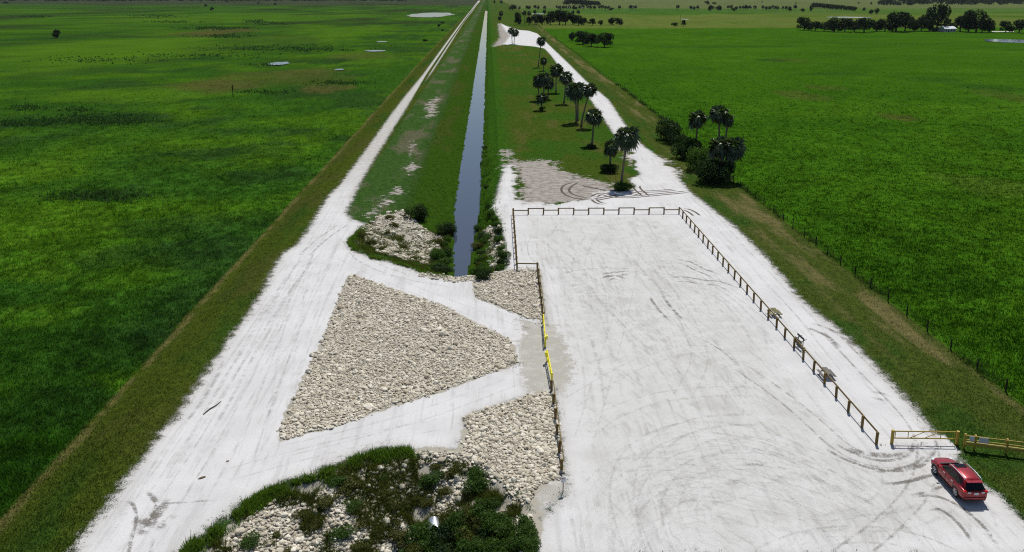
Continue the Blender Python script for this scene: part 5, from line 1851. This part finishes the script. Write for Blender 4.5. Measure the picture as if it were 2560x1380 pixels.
for i in range(16):
    q = i / 15
    tree(2034 + q * 102, 20 + q * 8, 17 - 3 * q, 15 - 2 * q, '%s hazy tree from the left in the far dark clump on the right pasture' % ordn(i), 'far right clump', i, True)
lb = 'hazy tree in the far clump behind the palm row'
for i in range(12):
    q = i / 11
    tree(1416 + q * 78, 12.5 + q * 2.5, 20, 17 - 6 * abs(q - .3), '%s hazy tree from the left in the far clump behind the palm row' % ordn(i), 'far middle clump', i, True)
for i, u in enumerate((2210, 2218, 2226, 2233, 2244, 2250)):
    tree(u, 14, 8, 8, '%s tiny hazy tree from the left before the right horizon wood' % ordn(i), 'trees before the horizon wood', i, True)

# horizon woods: beyond counting
def wood(name, label, u0, u1, v0, v1, n, wpx, hpx, seed):
    r = np.random.default_rng(seed)
    V, Fc, S = [], [], []
    o = 0
    for i in range(n):
        u = u0 + (u1 - u0) * (i + r.random()) / n
        v = r.uniform(v0, v1)
        x, y = P(u, v, -.5)
        k = (y * math.cos(PITCH) + CAM_H * math.sin(PITCH)) / F
        w, h = wpx * k * r.uniform(.7, 1.3), hpx * k * r.uniform(.6, 1.25)
        vv, ff, ss = leaves_on([(0, 0, .55, .9, .9, .5), (.4, .2, .7, .5, .5, .35), (-.45, .1, .6, .5, .5, .35)], 60, .26, seed + i)
        V.append(vv * (w / 2, w / 2, h) + (x, y, -.5)); Fc.append(ff + o); S.append(ss)
        o += len(vv)
    ob = link(name, np_mesh(name, np.vstack(V), np.vstack(Fc), MAT_OAK, dict(shade=np.concatenate(S))))
    return tag(ob, label, 'wood', kind='stuff')


wood('distant_wood', 'dark wood along the right horizon', 2200, 2620, 1, 13.5, 150, 16, 11, 500)
wood('distant_wood', 'dark wood along the left horizon', -60, 1010, -1.0, 3.0, 300, 18, 9, 501)
wood('distant_wood', 'faint wood along the middle horizon right of the canal', 1240, 2200, -6.5, -1.0, 150, 16, 6, 502)

# bushes in the left field
for i, (u, v, w, h, lb) in enumerate([(143, 95, 28, 22, 'dark lone bush in the far left of the left field'), (530, 26, 11, 9, 'small dark tree left of the brown patch near the horizon'), (514, 17, 9, 7, 'tiny bush just behind the small dark tree near the horizon'),
                                      (1098, 67, 11, 8, 'left bush of the three by the levee below the wide pond'), (1106, 59, 11, 6, 'upper bush of the three by the levee below the wide pond'), (1106, 78, 8, 6, 'lower bush of the three by the levee below the wide pond'),
                                      (1063, 104, 13, 8, 'lone low bush near the levee toe'), (646, 10, 8, 6, 'small bush near the left horizon wood'), (688, 13, 8, 7, 'bush on the left field just below the horizon'), (568, 6, 9, 6, 'bush touching the left horizon wood'),
                                      (14, 10, 13, 7, 'dark bush at the far left edge on the grey marsh')]):
    tree(u, v, w, h, lb, None, i, v < 60, 'bush')
# dark rush clumps
xa, ya = [], []
r_ = np.random.default_rng(77)
for u, v, ru, rv, n in ((230, 300, 110, 9, 900), (60, 312, 70, 5, 400), (300, 303, 90, 4, 500), (70, 272, 40, 4, 150), (190, 275, 30, 4, 120), (240, 492, 110, 10, 500), (85, 42, 40, 1.5, 160), (395, 40, 50, 2, 200), (540, 71, 60, 2.5, 300), (640, 54, 20, 2, 120), (680, 60, 40, 2, 80),
                        (430, 55, 50, 1.5, 120), (700, 122, 130, 6, 300), (780, 125, 60, 4, 200), (850, 208, 60, 3, 200), (660, 232, 50, 3, 120), (500, 140, 130, 5, 160), (250, 150, 120, 5, 130), (660, 163, 25, 2, 60), (560, 90, 60, 3, 200)):
    n = int(n * .55)
    uu, vv = r_.normal(u, ru * .65, n), np.maximum(r_.normal(v, rv * .8, n), 4)
    for p, q in zip(uu, vv):
        a_, b_ = P(p, q, -1.)
        xa.append(a_); ya.append(b_)
xa, ya = np.array(xa), np.array(ya)
k = xa < polyline_x(TOE, ya) - 2
grass('rushes', 'dark clumps of rushes scattered over the left field', 'rushes', xa[k], ya[k], np.clip(.45 + 0.0008 * ya[k], .45, 1.2), np.clip(ya[k] / 420, .15, 2), 1.0, 78, .6, green((0.034, 0.078, 0.022), (0.02, 0.02, 0.008)))

# farmhouse in the right belt
hx, hy, hz0 = on_ground(2371, 80, -.3)
hx, hy, hz0 = hx, hy + 2, hz0
k = (hy * math.cos(PITCH) + CAM_H * math.sin(PITCH)) / F
e = empty('farmhouse', (hx, hy, hz0), 0.05)
W_, D_, H_ = 30 * k, 9.0, 3.2
m = MB(); m.box((0, 0, H_ / 2), (W_, D_, H_)); link('wall', m.mesh('wall', simple('pale_wall', (0.5, 0.5, 0.48), 0.8)), e)
m = MB()
m.add([(-W_ / 2 - .5, -D_ / 2 - .6, H_), (W_ / 2 + .5, -D_ / 2 - .6, H_), (W_ / 2 + .5, 0, H_ + 2.1), (-W_ / 2 - .5, 0, H_ + 2.1), (-W_ / 2 - .5, D_ / 2 + .6, H_), (W_ / 2 + .5, D_ / 2 + .6, H_)],
      [(0, 1, 2, 3), (3, 2, 5, 4), (0, 3, 4), (1, 5, 2), (0, 4, 5, 1)])
link('roof', m.mesh('roof', simple('white_metal_roof', (0.80, 0.82, 0.84), 0.3, 0.6, 0.2, 0.05)), e)
m = MB(); m.box((-1.5, -D_ / 2 - .02, 1.05), (1.0, .06, 2.1)); link('door', m.mesh('door', MAT_PLASTIC), e)
for q in (-.36, .1, .33):
    m = MB(); m.box((W_ * q, -D_ / 2 - .02, 1.7), (1.3, .06, 1.1)); link('window', m.mesh('window', MAT_GLASS), e)
tag(e, 'white-roofed farmhouse half hidden in the right tree belt', 'house')
sx_, sy_, sz_ = on_ground(2344, 77, -.3)
e = empty('shed', (sx_, sy_ + 4, sz_), 0.03)
m = MB(); m.box((0, 0, 1.4), (11, 5, 2.8)); link('wall', m.mesh('wall', simple('shed_wall', (0.10, 0.10, 0.10), 0.8)), e)
m = MB(); m.box((0, -.3, 2.95), (12, 6.4, .22), rx=R(-8)); link('roof', m.mesh('roof', simple('shed_roof', (0.6, 0.62, 0.64), 0.4, 0.5, 0.3)), e)
tag(e, 'long low shed left of the white-roofed farmhouse', 'shed')
# sandy farm drive right of the house
V = [(*P(2480, 80.6, -.2), 0.12), (*P(2535, 80.6, -.2), 0.12), (*P(2535, 79.0, -.2), 0.12), (*P(2480, 79.0, -.2), 0.12)]
o = link('farm_drive', np_mesh('farm_drive', np.array(V), [(0, 1, 2, 3)], simple('pale_drive', (0.5, 0.48, 0.44), 0.9)))
tag(o, 'pale farm drive showing in the gap of the right tree belt', 'drive', kind='structure')

# ------------------------------------------------------------------ air
m = MB()
m.box((0, 4300, 16.5), (16000, 9400, 42))
hzm = bpy.data.materials.new('haze')
hzm.use_nodes = True
hzm.node_tree.nodes.remove(hzm.node_tree.nodes['Principled BSDF'])
pvn = hzm.node_tree.nodes.new('ShaderNodeVolumePrincipled')
pvn.inputs['Color'].default_value = (0.80, 0.88, 1.0, 1)
pvn.inputs['Density'].default_value = 0.000012
pvn.inputs['Anisotropy'].default_value = 0.2
hzm.node_tree.links.new(pvn.outputs[0], hzm.node_tree.nodes['Material Output'].inputs['Volume'])
o = link('haze', m.mesh('haze', hzm))
tag(o, 'thin bluish summer haze over the distance', 'haze', kind='stuff')
